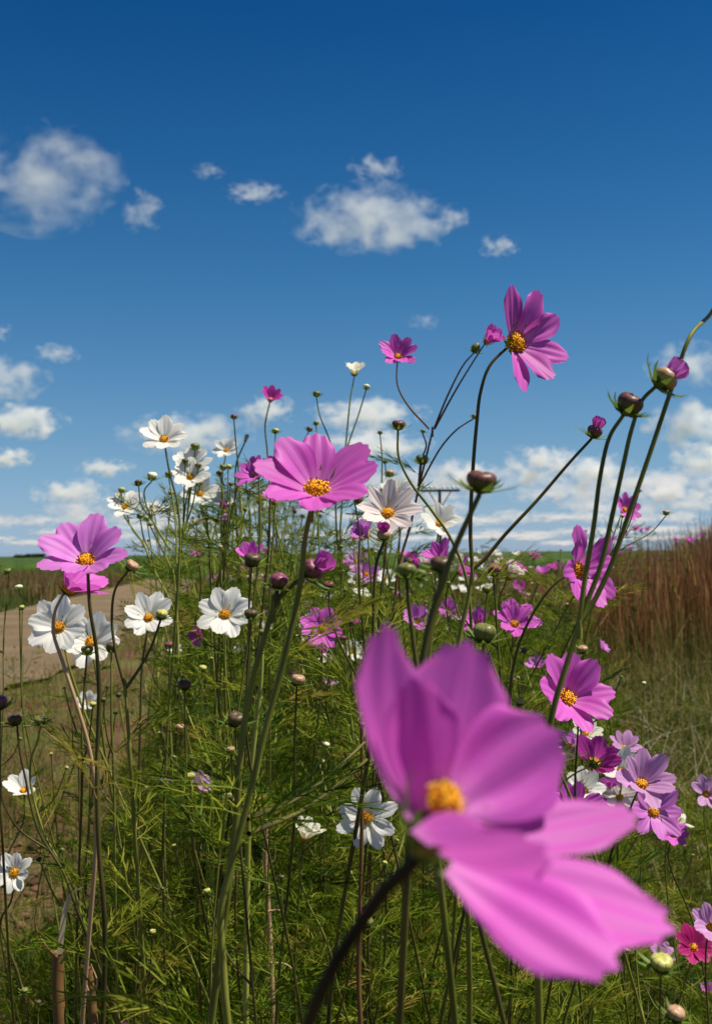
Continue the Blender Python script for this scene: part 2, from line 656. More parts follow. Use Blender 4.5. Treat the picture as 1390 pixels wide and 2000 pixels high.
def flower_head(root, pos, axis, L, col, cup=22, droop=-18, seed=0, W=.25, miss=(), spin=None, jit=1.0, disc=True, dscale=1.0, n=8, split=True, res=13, cut=None):
    """head = Empty holding petals, disc and calyx; or one corolla mesh for the small ones"""
    rng = random.Random(seed * 31 + 5)
    if split and seed > 99 and not miss:
        if seed % 4 == 1:
            jit = 1.9
        if seed % 6 == 2:
            miss = (rng.randrange(8),)
    h = empty('flower_head', Vector(pos) - root.location, root)
    h.rotation_mode = 'QUATERNION'
    ax = Vector(axis)
    h.rotation_quaternion = axis_q(ax, rng.uniform(0, 6.28) if spin is None else spin)
    h.scale = (L, L, L)
    if cut is not None:                    # the two petals on this side have dropped
        dk = [(h.rotation_quaternion @ Vector((math.cos(2 * math.pi * k / n), math.sin(2 * math.pi * k / n), 0))).dot(cut) for k in range(n)]
        miss = tuple(sorted(range(n), key=lambda k: -dk[k])[:2])
    mb = MB()
    qi = h.rotation_quaternion
    for k in range(n):
        if k in miss:
            continue
        az = 2 * math.pi * k / n + rng.uniform(-.09, .09) * jit
        c = math.radians(cup + 14 + rng.uniform(-8, 8) * jit)
        d = math.radians(droop + rng.uniform(-14, 14) * jit)
        g = petal_geo(rng, az, c, d, W * 1.04 * rng.uniform(.92, 1.1), rng.uniform(.92, 1.05), res, 13 if res > 8 else 7, twist=rng.uniform(-.4, .4) * jit)
        if split:
            mk('petal', g[0], g[1], None, [PET[col]], uv=g[2], parent=h)
        else:
            mb.add(g[0], g[1], None, 0, g[2])
    if not split:
        mb.build('corolla', [PET[col]], h)
    if disc:
        place_data('disc', (DISC if split else DISCFAR)[seed % (4 if split else 1)], h, (0, 0, .0), Quaternion((0, 0, 1), rng.uniform(0, 6)), dscale)
    place_data('calyx', CALF[seed % 4], h, (0, 0, -.01))
    return h


def bud(root, pos, axis, w, kind='brown', seed=0, v=None, tip=None, cal=True):
    rng = random.Random(seed * 7 + 3)
    v = seed % 3 if v is None else v
    o = place_data('bud', bud_mesh(kind, v), root, Vector(pos) - root.location, axis_q(axis, rng.uniform(0, 6)), w)
    if cal:
        place_data('calyx', CALB[seed % 4], o)
    if tip:                                   # rolled petals pushing out of the top
        mb = MB()
        for k in range(5):
            a = k * 1.256 + rng.uniform(-.3, .3)
            g = petal_geo(rng, a, math.radians(78 + rng.uniform(-10, 6)), math.radians(22), .42, .84, 9, 7, r0=.20, notch=.6)
            mb.add(g[0] + np.array([0, 0, .52]), g[1], None, 0, g[2])
        mb.build('petal_tip', [PET[tip]], o)
    return o


# ------------------------------------------------------------------ feathery leaves
def spray_proto(seed):
    """bipinnate thread leaf along +x, unit length, blades up in +z: centre lines (n,3,3)"""
    r = np.random.default_rng(seed)
    segs = []

    def seg(a, d, l, bend):
        d = d / np.linalg.norm(d)
        bend = bend + r.normal(size=3) * .35
        m = a + d * l * .5 + bend * l * .08
        e = a + d * l + bend * l * .34
        segs.append([a, m, e])
        return m, e

    x = np.array([1., 0, 0])
    n = 5
    pr = a = np.zeros(3)
    for i in range(n):
        t = (i + 1) / n
        b = np.array([t, .06 * np.sin(t * 3 + seed), .12 * t - .22 * t * t])
        segs.append([pr, (pr + b) / 2, b])
        L1 = .58 * (1 - t * .5) * r.uniform(.8, 1.15)
        if i < n:
            for s in (-1, 1):
                d = np.array([.75, s * r.uniform(.45, .75), r.uniform(-.2, .35)])
                m, e = seg(b, d, L1, np.array([.5, 0, -.3]))
                for q in range(2):
                    c = b + (m - b) * (.75 + .0 * q) if q == 0 else m
                    for s2 in (-1, 1):
                        d2 = d / np.linalg.norm(d) + .55 * s2 * np.array([-s * .45, .8 * s, r.uniform(-.5, .5)])
                        seg(c, d2 + np.array([.3, 0, 0]), L1 * r.uniform(.55, .95), np.array([.5, 0, -.5]))
        pr = b
    return np.array(segs)


SPRAY = [spray_proto(i) for i in range(5)]


def sprays(pos, dirs, size, width=.0005, rng=NR, rnd0=None):
    """many thread leaves -> V, Q, rnd"""
    pos, dirs = np.asarray(pos, float), unit(np.asarray(dirs, float))
    n = len(pos)
    size = np.broadcast_to(np.asarray(size, float), (n,))
    up = rng.normal(size=(n, 3)) * .35 + np.array([0, 0, 1.])
    side = unit(np.cross(up, dirs))
    up = np.cross(dirs, side)
    Rm = np.stack([dirs, side, up], -1)
    which = rng.integers(0, len(SPRAY), n)
    base = rng.random(n) if rnd0 is None else rnd0
    Vs, Qs, Rs, off = [], [], [], 0
    for k, S in enumerate(SPRAY):
        idx = np.where(which == k)[0]
        if not len(idx):
            continue
        Pc = np.einsum('nij,abj->nabi', Rm[idx], S) * size[idx][:, None, None, None] + pos[idx][:, None, None, :]
        Pc = Pc.reshape(-1, 3, 3)
        t = unit(Pc[:, 2] - Pc[:, 0])
        wd = unit(np.cross(t, rng.normal(size=t.shape)))
        w = np.array([1., .95, .2]) * width
        rr = np.clip(np.repeat(base[idx], len(S)) + rng.normal(size=len(Pc)) * .12, 0, 1)
        V, Q, R = ribbons(Pc, wd, w, rr)
        Vs.append(V)
        Qs.append(Q + off)
        Rs.append(R)
        off += len(V)
    return np.concatenate(Vs), np.concatenate(Qs), np.concatenate(Rs)


def stem_leaves(paths, step=.085, start=.09, size=(.045, .085), zmin=.2, seed=0, ld=.85):
    r = np.random.default_rng(seed)
    pos, dirs, sz = [], [], []
    for p in paths:
        d = np.concatenate([[0], np.cumsum(np.linalg.norm(np.diff(p, axis=0), axis=1))])
        s = start + r.uniform(0, step)
        while s < d[-1]:
            q = np.array([np.interp(s, d, p[:, k]) for k in range(3)])
            if q[2] < zmin:
                break
            a = r.uniform(0, 6.28)
            for k in (0, math.pi):
                if r.random() < ld:
                    pos.append(q)
                    dirs.append([math.cos(a + k), math.sin(a + k), r.uniform(.2, .9)])
                    sz.append(r.uniform(*size))
            s += step * r.uniform(.6, 1.4)
    if not pos:
        return None
    return sprays(pos, dirs, np.array(sz), .00048, r, np.clip(r.normal(.5, .2, len(pos)), 0, 1))


# ------------------------------------------------------------------ one growing plant = one thing
PLN = [0]


def y0(heads):
    return heads[0]['y']


def plant(label, D, heads, stems=None, main=None, cat='flower', name='cosmos_flower', sc='g', sw=3.2, leaves=True, group=None, back=None, msc=None, lz=.25):
    """heads: dicts with kind/pos; stems: pixel paths from a head to the joint; main: pixel path from the joint (or the head) downwards, goes on to the soil"""
    PLN[0] += 1
    seed = PLN[0]
    rng = random.Random(seed)
    pw = lambda q: P(q[0], q[1], q[2] if len(q) > 2 else D)
    hp = []
    for h in heads:
        d = h.get('D', D)
        hp.append(P(h['x'], h['y'], d))
    paths = []

    def base_of(i):
        h = heads[i]
        return hp[i] - CV(h.get('a', (0, .8, .5))) * (h['s'] * h.get('D', D) / F * (.095 if h['k'] == 'f' else .13))

    def snap(q):
        best, bi = 70., None
        for i, h in enumerate(heads):
            e = math.hypot(h['x'] - q[0], h['y'] - q[1])
            if e < min(best, 14 + h['s'] * .6):
                best, bi = e, i
        if bi is None:
            return pw(q), None
        return base_of(bi), bi
    if main is None:
        h = heads[0]
        p = hp[0]
        ax = CV(h.get('a', (0, .8, .5)))
        b = p - ax * (.004 if h['k'] != 'f' else h['s'] * h.get('D', D) / F * .1)
        p1 = b - ax * .018 + Vector((0, 0, -.02))
        p2 = p1 + Vector((rng.uniform(-.04, .04), rng.uniform(-.01, .03), -.10))
        mp = [b, p1, p2]
        bi = 0
    else:
        mp = [pw(q) for q in main]
        b0, bi = (None, None) if stems else snap(main[0])
        if bi is not None:
            mp[0] = b0
    e = mp[-1]
    dv = (mp[-1] - mp[-2])
    dv = dv / max(1e-6, -dv.z) if dv.z < -1e-6 else Vector((0, 0, -1))
    dv.x = max(-.5, min(.5, dv.x))
    dv.y = max(-.3, min(.3, dv.y))
    bk = (rng.uniform(.15, .55) if D < 1.5 and cat == 'flower bud' and sw < 7 else rng.uniform(.05, .3)) if back is None else back
    for f in (.35, .7, 1.0):
        mp.append(Vector((e.x + dv.x * e.z * (f - .45 * f * f) + rng.uniform(-.05, .05), e.y + dv.y * e.z * f * .5 + bk * e.z * f + rng.uniform(-.02, .03), e.z * (1 - f))))
    root = empty(name, mp[-1])
    tag(root, label, cat, group)
    sr = sw * D / F / 2
    mb = MB()
    cm = catmull(mp, 10)
    tt = np.minimum(1, np.linspace(0, 1, len(cm)) * 1.3)
    V, Q = tube(cm - np.array(root.location), sr * (.72 + .5 * tt) * (1.15 if stems else 1), 7)
    mb.add(V, Q, None, 0)
    paths.append(cm)
    for i, s in enumerate(stems or []):
        c = catmull([snap(s[0])[0]] + [pw(q) for q in s[1:]], 9)
        V, Q = tube(c - np.array(root.location), sr * (.62 + .35 * np.linspace(0, 1, len(c))), 7)
        mb.add(V, Q, None, 1)
        # a small swelling where the branch leaves the joint
        paths.append(c)
    if stems and bi is None:
        j = mp[0]
        V, Q = tube([np.array(j - root.location) + np.array([0, 0, z]) * sr for z in (-5, -2, 0, 2, 4)], sr * np.array([.86, .98, 1.05, .95, .6]), 8)
        mb.add(V, Q, None, 0)
    twig = []
    if .8 < D < 1.9 and y0(heads) > 1000:
        for q in range(rng.choice([0, 1, 1, 2])):
            d = np.concatenate([[0], np.cumsum(np.linalg.norm(np.diff(cm, axis=0), axis=1))])
            at = rng.uniform(.06, .30)
            b0 = np.array([np.interp(at, d, cm[:, k]) for k in range(3)])
            an = rng.uniform(0, 6.28)
            l = rng.uniform(.03, .075)
            dd = np.array([math.cos(an), math.sin(an) * .5, 0])
            tw = catmull([b0, b0 + dd * l * .4 + np.array([0, 0, l * .3]), b0 + dd * l * .7 + np.array([0, 0, l * .9])], 6)
            V, Q = tube(tw - np.array(root.location), np.linspace(.0011, .0007, len(tw)), 6)
            mb.add(V, Q, None, 1)
            twig.append((tw[-1], tw[-1] - tw[-3]))
    mb.build('stem', [STEM[msc or sc], STEM[sc]], root)
    for q, (tp, td) in enumerate(twig):
        bud(root, Vector(tp), Vector(td).normalized(), rng.uniform(.0045, .0075), rng.choice(['green', 'yellow', 'dark', 'gold']), seed + q)
    if leaves:
        lv = stem_leaves(paths, seed=seed, zmin=lz, ld=.30 if heads[0]['x'] < 430 and heads[0]['y'] > 1050 else .7)
        if lv:
            mk('foliage', lv[0] - np.array(root.location), lv[1], None, [M_LEAF], rnd=lv[2], parent=root)
    for i, h in enumerate(heads):
        d = h.get('D', D)
        s = h['s'] * d / F
        ax = CV(h.get('a', (0, .8, .5)))
        sd = h.get('seed', seed * 3 + i)
        if h['k'] == 'f':
            flower_head(root, hp[i], ax, s, h['c'], h.get('cup', 22), h.get('droop', -18), sd, h.get('W', .25), h.get('miss', ()), h.get('spin'), h.get('jit', 1.0),
                        h.get('disc', True), h.get('ds', 1.0), h.get('n', 8), h['s'] > 26, cut=CV(h['cut']) if 'cut' in h else None)
        elif h['k'] == 'b':
            bud(root, hp[i], ax, s, h.get('c', 'brown'), sd, h.get('v'), h.get('tip'))
    return root


def fl(c, x, y, s, a=(0, .55, .8), cup=22, **k):
    if .2 < a[1] < .7 and a[2] > .5:
        a = (a[0], a[1] + .14, a[2] - .10)      # the heads look up at the sky a little more than at us
    return dict(k='f', c=c, x=x, y=y, s=s, a=a, cup=cup, **k)


def bd(c, x, y, s, a=(0, .9, .3), **k):
    return dict(k='b', c=c, x=x, y=y, s=s, a=a, **k)

# ------------------------------------------------------------------ the setting: ground, road, field
def fbm(x, y, seed=0, octs=4):
    out = np.zeros_like(x)
    r = np.random.default_rng(seed)
    amp = 1.
    for o in range(octs):
        for k in range(3):
            a = r.uniform(0, 6.28)
            f = 2 ** o
            out += amp * np.sin(f * (x * np.cos(a) + y * np.sin(a)) * r.uniform(.7, 1.3) + r.uniform(0, 6.28)) / 3
        amp *= .5
    return out


def grid_mesh(xs, ys, zf):
    X, Y = np.meshgrid(xs, ys, indexing='ij')
    V = np.stack([X, Y, zf(X, Y)], -1).reshape(-1, 3)
    n, m = len(xs), len(ys)
    i, k = np.meshgrid(np.arange(n - 1), np.arange(m - 1), indexing='ij')
    q = i * m + k
    return V, np.stack([q, q + m, q + m + 1, q + 1], -1).reshape(-1, 4)


def ground_mat():
    m, nt, N, L, out = newmat('soil')
    tc = N('ShaderNodeTexCoord')

    def noise(sc, det=5, st=(1, 1, 1)):
        mp = N('ShaderNodeMapping')
        mp.inputs['Scale'].default_value = st
        L(tc.outputs['Object'], mp.inputs[0])
        n = N('ShaderNodeTexNoise')
        n.inputs['Scale'].default_value = sc
        n.inputs['Detail'].default_value = det
        n.inputs['Roughness'].default_value = .65
        L(mp.outputs[0], n.inputs['Vector'])
        return n.outputs['Fac']

    def ramp(f, *st):
        r = N('ShaderNodeValToRGB')
        r.color_ramp.elements[0].position = st[0][0]
        r.color_ramp.elements[0].color = (*st[0][1], 1)
        r.color_ramp.elements[1].position = st[-1][0]
        r.color_ramp.elements[1].color = (*st[-1][1], 1)
        for p, c in st[1:-1]:
            r.color_ramp.elements.new(p).color = (*c, 1)
        L(f, r.inputs[0])
        return r.outputs[0]
    fine = noise(38, 8)
    soil = ramp(fine, (.3, (.040, .021, .012)), (.5, (.105, .055, .030)), (.68, (.17, .10, .058)))
    thatch = ramp(noise(55, 6), (.3, (.045, .045, .014)), (.5, (.10, .095, .032)), (.7, (.19, .15, .065)))
    big = ramp(noise(.9, 4), (.42, (0, 0, 0)), (.58, (1, 1, 1)))
    mx = N('ShaderNodeMix')
    mx.data_type = 'RGBA'
    L(big, mx.inputs[0])
    L(soil, mx.inputs[6])
    L(thatch, mx.inputs[7])
    b = N('ShaderNodeBsdfPrincipled')
    b.inputs['Roughness'].default_value = .95
    b.inputs['Specular IOR Level'].default_value = .1
    L(mx.outputs[2], b.inputs['Base Color'])
    bp = N('ShaderNodeBump')
    bp.inputs['Strength'].default_value = 1
    bp.inputs['Distance'].default_value = .02
    L(fine, bp.inputs['Height'])
    L(bp.outputs[0], b.inputs['Normal'])
    L(b.outputs[0], out.inputs['Surface'])
    return m


def coords(a, b, step0, grow):
    out = [0.0]
    s = step0
    while out[-1] < b:
        out.append(out[-1] + s)
        s *= grow
    neg = [-o for o in out[1:] if -o > a - s]
    return np.array(sorted(neg + out))


xs = coords(-6000, 6000, .12, 1.09)
ys = coords(-60, 9000, .12, 1.07)
ys = ys[ys > -80]


def ground_z(X, Y):
    z = .018 * fbm(X * 2.3, Y * 2.3, 3, 4) + .012 * fbm(X * 9, Y * 9, 5, 3)
    return z * np.clip(1 - np.abs(X) / 40, 0, 1) * np.clip(1 - Y / 60, 0, 1) - .03


V, Q = grid_mesh(xs, ys, ground_z)
tag(mk('ground', V, Q, None, [ground_mat()]), kind='structure')

# the dirt road: edges read off the photograph, on the ground
near = [(395, 1099.5), (393, 1106), (388, 1122), (370, 1146), (330, 1180), (270, 1222), (190, 1270), (90, 1322), (-40, 1384), (-400, 1545), (-1100, 1860)]
far = [(378, 1099.5), (368, 1106), (330, 1121), (270, 1138), (180, 1160), (90, 1180), (0, 1199), (-150, 1230), (-500, 1300), (-1100, 1420), (-2000, 1600)]
gn = np.array([G(*p) for p in near])
gf = np.array([G(*p) for p in far])
tt = np.concatenate([np.linspace(60, 20, 12), np.linspace(19, 5, 50), np.linspace(4.8, 1.2, 16)])
ne = np.array([np.interp(t, gn[::-1, 1], gn[::-1, 0]) for t in tt])
fe = np.array([np.interp(t, gf[::-1, 1], gf[::-1, 0]) for t in tt])
cols = np.linspace(0, 1, 25)
RV = []
for j, t in enumerate(tt):
    for c in cols:
        x = fe[j] + (ne[j] - fe[j]) * c + (.10 * math.sin(t * 1.7) + .06 * math.sin(t * 4.1 + 1)) * (c - .5) * 2
        rut = -.02 * (math.exp(-((c - .28) / .1) ** 2) + math.exp(-((c - .74) / .1) ** 2)) + .012 * math.sin(t * 3 + c * 9)
        edge = -.04 * max(0, abs(c - .5) * 2 - .9) * 10
        RV.append((x, t, .045 + rut + edge))
i, k = np.meshgrid(np.arange(len(tt) - 1), np.arange(len(cols) - 1), indexing='ij')
q = i * len(cols) + k
RQ = np.stack([q, q + len(cols), q + len(cols) + 1, q + 1], -1).reshape(-1, 4)
cuv = np.stack([np.tile(cols, len(tt)), np.repeat(tt * .2, len(cols))], -1)


def road_mat():
    m, nt, N, L, out = newmat('road_dirt')
    tc = N('ShaderNodeTexCoord')
    uv = N('ShaderNodeUVMap')
    uv.uv_map = 'uv'
    n1 = N('ShaderNodeTexNoise')
    n1.inputs['Scale'].default_value = 24
    n1.inputs['Detail'].default_value = 9
    n1.inputs['Roughness'].default_value = .7
    L(tc.outputs['Object'], n1.inputs['Vector'])
    n2 = N('ShaderNodeTexNoise')
    n2.inputs['Scale'].default_value = .8
    n2.inputs['Detail'].default_value = 4
    L(tc.outputs['Object'], n2.inputs['Vector'])
    r = N('ShaderNodeValToRGB')
    r.color_ramp.elements[0].position = .3
    r.color_ramp.elements[0].color = (.085, .062, .038, 1)
    r.color_ramp.elements[1].position = .7
    r.color_ramp.elements[1].color = (.215, .158, .096, 1)
    ad = N('ShaderNodeMath')
    ad.operation = 'MULTIPLY_ADD'
    ad.inputs[1].default_value = .6
    L(n2.outputs['Fac'], ad.inputs[0])
    sb = N('ShaderNodeMath')
    sb.operation = 'MULTIPLY_ADD'
    sb.inputs[1].default_value = .75
    sb.inputs[2].default_value = -.17
    L(n1.outputs['Fac'], sb.inputs[0])
    L(sb.outputs[0], ad.inputs[2])
    L(ad.outputs[0], r.inputs[0])
    # red patches of soil
    n3 = N('ShaderNodeTexNoise')
    n3.inputs['Scale'].default_value = .9
    L(tc.outputs['Object'], n3.inputs['Vector'])
    mr = N('ShaderNodeMapRange')
    mr.inputs[1].default_value = .5
    mr.inputs[2].default_value = .66
    mr.inputs[4].default_value = .45
    L(n3.outputs['Fac'], mr.inputs[0])
    mx = N('ShaderNodeMix')
    mx.data_type = 'RGBA'
    L(mr.outputs[0], mx.inputs[0])
    L(r.outputs[0], mx.inputs[6])
    mx.inputs[7].default_value = (.19, .115, .06, 1)
    b = N('ShaderNodeBsdfPrincipled')
    b.inputs['Roughness'].default_value = .95
    b.inputs['Specular IOR Level'].default_value = .1
    L(mx.outputs[2], b.inputs['Base Color'])
    bp = N('ShaderNodeBump')
    bp.inputs['Distance'].default_value = .03
    L(n1.outputs['Fac'], bp.inputs['Height'])
    L(bp.outputs[0], b.inputs['Normal'])
    L(b.outputs[0], out.inputs['Surface'])
    return m


tag(mk('dirt_road', RV, RQ, None, [road_mat()], uv=cuv), kind='structure')


# ------------------------------------------------------------------ grasses (nobody could count them)
def blades(name, xy, hgt, lean, width, cols, K=4, head=None, mat=None, curl=.35, transl=.3, z0=-.03, rnd=None, tag_kind=True):
    n = len(xy)
    a = NR.uniform(0, 2 * np.pi, n)
    d = np.stack([np.cos(a), np.sin(a), np.zeros(n)], -1)
    ln = np.abs(NR.normal(0, lean, n))
    t = np.linspace(0, 1, K)
    Pc = np.zeros((n, K, 3))
    Pc[:, :, 0:2] = xy[:, None, :] + d[:, None, :2] * (hgt * ln)[:, None, None] * (t[None, :, None] * .5 + curl * t[None, :, None] ** 2.2)
    Pc[:, :, 2] = z0 + hgt[:, None] * (t[None] - .32 * ln[:, None] * t[None] ** 2.5)
    wd = unit(np.cross(Pc[:, -1] - Pc[:, 0], NR.normal(size=(n, 3))))
    w = np.interp(t, [0, .45, 1], [.8, 1, .12])[None] * np.asarray(width).reshape(-1, 1)
    if head is not None:
        w = w + head[None, :] * np.asarray(width).reshape(-1, 1)
    V, Q, R = ribbons(Pc, wd, w, NR.random(n) if rnd is None else rnd)
    m = mat or leaf_mat(name, cols, transl, .55, .2)
    o = mk(name, V, Q, None, [m], rnd=R, smooth=False)
    if tag_kind:
        tag(o, kind='stuff')
    return o


def pxpts(n, xr, Dr, f=None, power=1.0):
    """random ground points, evenly by picture column and by depth^power"""
    D = (NR.random(n) * (Dr[1] ** power - Dr[0] ** power) + Dr[0] ** power) ** (1 / power)
    x = NR.uniform(xr[0], xr[1], n)
    X = (x - 695) / F * D
    ok = np.ones(n, bool) if f is None else f(x, D)
    return np.stack([X, D], -1)[ok], x[ok], D[ok]


# tall red-brown grass on the right, behind the flowers
def tall_h(x, D):
    s = np.clip((x - 980) / 330, 0, 1)
    s = s * s * (3 - 2 * s)
    return .80 + .31 * s + .24 * np.clip((x - 1230) / 160, 0, 1)


xy, px, D = pxpts(32000, (860, 1480), (9.6, 26), lambda x, D: (D > 12.4 - (x - 1000) / 130 + 1.0 * np.sin(x / 23) + .8 * np.sin(x / 9.3 + 1) + NR.normal(0, .7, len(x))) & (NR.random(len(x)) < np.clip((x - 870) / 160, 0, 1)), .4)
cl = fbm(xy[:, 0] * 2.0, xy[:, 1] * 1.2, 21, 4)
h = tall_h(px, D) * NR.uniform(.58, 1.10, len(px)) * (1 + .14 * cl + .09 * np.sin(px / 31 + 1) + .06 * np.sin(px / 11))
blades('tall_brown_grass', xy, h, .16, NR.uniform(.0022, .0045, len(px)),
       [(.09, .038, .016), (.22, .098, .038), (.34, .165, .064), (.47, .28, .125), (.20, .16, .04)], 6, np.array([0, 0, 0, .2, .9, .3]), curl=.3,
       rnd=np.clip(NR.normal(.42, .22, len(px)) + .10 * cl, 0, 1))
# half tall olive grass leaning out in front of it
xy, px, D = pxpts(1900, (950, 1480), (8.0, 11.5), lambda x, D: NR.random(len(x)) < np.clip((x - 950) / 120, 0, 1), .6)
blades('olive_grass', xy, NR.uniform(.35, .85, len(px)) * (1 + .2 * np.sin(px / 40)), .42, NR.uniform(.0015, .003, len(px)), [(.06, .085, .012), (.11, .12, .02), (.20, .15, .045), (.30, .17, .06)], 5, np.array([0, 0, 0, .5, .4]))
# pale wisps standing above it
xy, px, D = pxpts(1100, (1040, 1440), (10.5, 16), None, 1)
blades('wispy_grass', xy, tall_h(px, D) * NR.uniform(1.0, 1.26, len(px)), .14, NR.uniform(.0012, .002, len(px)), [(.22, .14, .08), (.34, .21, .12), (.16, .11, .07)], 6, np.array([0, 0, 0, 0, 1.6, .8]))

# lower, drier green-brown grass in front of it
xy, px, D = pxpts(34000, (930, 1560), (1.9, 13.5), lambda x, D: (x > 1010 - 0 * D + 55 * np.sin(D * 2.1)) | (NR.random(len(x)) < .22), .75)
cl = fbm(xy[:, 0] * 1.6, xy[:, 1] * 1.6, 22, 4)
h = NR.uniform(.16, .46, len(px)) * (1 + .25 * cl)
blades('dry_grass', xy, h, .7, NR.uniform(.0009, .0018, len(px)) * (1 + D * .12),
       [(.032, .056, .005), (.080, .120, .009), (.155, .165, .020), (.29, .225, .06), (.48, .36, .16)], 5, curl=.55,
       rnd=np.clip(NR.normal(.40, .25, len(px)) + .16 * cl, 0, 1))
# dead straw and bleached seed stalks among it
xy, px, D = pxpts(1200, (870, 1480), (1.9, 9), None, .9)
blades('straw', xy, NR.uniform(.3, .62, len(px)), .75, NR.uniform(.0008, .0014, len(px)), [(.42, .33, .20), (.60, .52, .38), (.36, .22, .11)], 6, curl=.7)

# verge between the thicket and the road
def verge(x, D):
    g = (1180 - 1080) / D * 0
    xr = np.interp(D, gn[::-1, 1], gn[::-1, 0]) / D * F + 695
    return (x > xr + 10) & ~((x < 250) & (D < 4.7) & (D > 3.1) & (NR.random(len(x)) < .8))


xy, px, D = pxpts(60000, (-260, 700), (2.2, 40), verge, .4)
cl = fbm(xy[:, 0] * 2.2, xy[:, 1] * 1.4, 23, 4)
keep = (NR.random(len(px)) < .55 + .45 * cl)
xy, px, D, cl = xy[keep], px[keep], D[keep], cl[keep]
blades('verge_grass', xy, NR.uniform(.06, .26, len(px)) * (1 + .3 * cl), .7, NR.uniform(.0008, .0014, len(px)) * (1 + D * .08),
       [(.045, .075, .008), (.105, .125, .016), (.18, .16, .035), (.30, .22, .09)], 4, curl=.5, rnd=np.clip(NR.normal(.42, .25, len(px)) + .1 * cl, 0, 1))


# strips beyond the road: low green, then reddish grass
def beyond(lo, hi):
    def f(x, D):
        xr = np.interp(D, gf[::-1, 1], gf[::-1, 0]) / D * F + 695
        return x < xr - 4
    return f


xy, px, D = pxpts(16000, (-260, 400), (15, 34), beyond(0, 1), .3)
blades('green_roadside_grass', xy, NR.uniform(.25, .55, len(px)), .45, NR.uniform(.004, .008, len(px)), [(.045, .085, .012), (.075, .12, .02), (.12, .14, .035)], 4)
xy, px, D = pxpts(22000, (-260, 410), (27, 75), beyond(0, 1), .3)
blades('reddish_roadside_grass', xy, NR.uniform(.45, .80, len(px)), .3, NR.uniform(.008, .018, len(px)), [(.17, .095, .045), (.24, .135, .06), (.30, .19, .09), (.10, .12, .025), (.07, .11, .02)], 4)

# the green crop: a rough canopy to the horizon, with leaves on its near side
def crop_z(X, Y):
    return .80 + .07 * fbm(X * .35, Y * .35, 31, 4) + .05 * fbm(X * 2.1, Y * 2.1, 32, 3) + .16 * np.clip((Y - 200) / 900, 0, 1) + (Y > 1200) * .05 * fbm(X * .004, Y * .004, 4, 3)


xs2 = coords(-4000, 4000, .7, 1.035)
ys2 = np.concatenate([[52.0], 52.5 + np.cumsum(.45 * 1.028 ** np.arange(170))])
ys2 = ys2[ys2 < 5000]
V, Q = grid_mesh(xs2, ys2, crop_z)
V[:len(xs2) * len(ys2)].reshape(len(xs2), len(ys2), 3)[:, 0, 2] = .05
M_CROP = noisy_mat('crop_leaves', (.016, .035, .004), (.055, .10, .012), 1.6, .7, .15, (1, 1, 1), .1, 8)
tag(mk('crop_field', V, Q, None, [M_CROP]), kind='stuff')
xy, px, D = pxpts(16000, (-300, 1500), (50, 130), None, .2)
blades('crop_leaves', xy, crop_z(xy[:, 0], xy[:, 1]) + NR.uniform(-.1, .12, len(px)), .35, NR.uniform(.012, .03, len(px)), [(.03, .065, .007), (.05, .10, .012), (.08, .14, .02)], 4)
xy, px, D = pxpts(13000, (560, 1180), (26, 52), None, .3)
blades('green_field_grass', xy, NR.uniform(.45, .85, len(px)), .4, NR.uniform(.006, .014, len(px)), [(.05, .10, .014), (.08, .14, .024), (.12, .16, .04)], 4)

# feathery undergrowth of the flower stand: thread leaves at every height
def thicket(n, xr, Dr, top, f=None, size=(.045, .11), power=1., width=.0008):
    xy, px, D = pxpts(n, xr, Dr, f, power)
    n = len(px)
    zt = top(px, D)
    z = zt * NR.random(n) ** .75
    pos = np.stack([xy[:, 0], xy[:, 1], z], -1)
    a = NR.uniform(0, 6.28, n)
    d = np.stack([np.cos(a), np.sin(a), NR.uniform(.25, 1.6, n)], -1)
    kp = fbm(xy[:, 0] * 7 + z * 3, xy[:, 1] * 7 - z * 5, 43, 3) > -.42 + NR.normal(0, .2, n)
    xy, z, pos, d, n = xy[kp], z[kp], pos[kp], d[kp], int(kp.sum())
    cl = fbm(xy[:, 0] * 3 + z * 2, xy[:, 1] * 3, 41, 3)
    return sprays(pos, d, NR.uniform(*size, n), width, NR, np.clip(NR.normal(.42, .22, n) + .14 * cl, 0, 1))


def join(parts):
    off, Vs, Qs, Rs = 0, [], [], []
    for V, Q, R in parts:
        Vs.append(V)
        Qs.append(Q + off)
        Rs.append(R)
        off += len(V)
    return np.concatenate(Vs), np.concatenate(Qs), np.concatenate(Rs)


def th_edge(x, D):
    e = np.interp(D, [1.2, 2.0, 2.8, 3.6, 5, 7, 10], [-60, 40, 210, 330, 350, 390, 420])
    return (x > e + 45 * np.sin(D * 5)) & (NR.random(len(x)) < np.where(x > 960, .42, 1))


def th_top(x, D):
    b = np.interp(x, [0, 200, 330, 450, 620, 760, 1000, 1390], [.34, .50, .66, .80, .84, .74, .62, .42])
    return b * (1 + .16 * np.sin(x / 37 + D * 3)) * np.interp(D, [1.2, 2.0, 3, 6], [.62, .86, 1, 1.0])


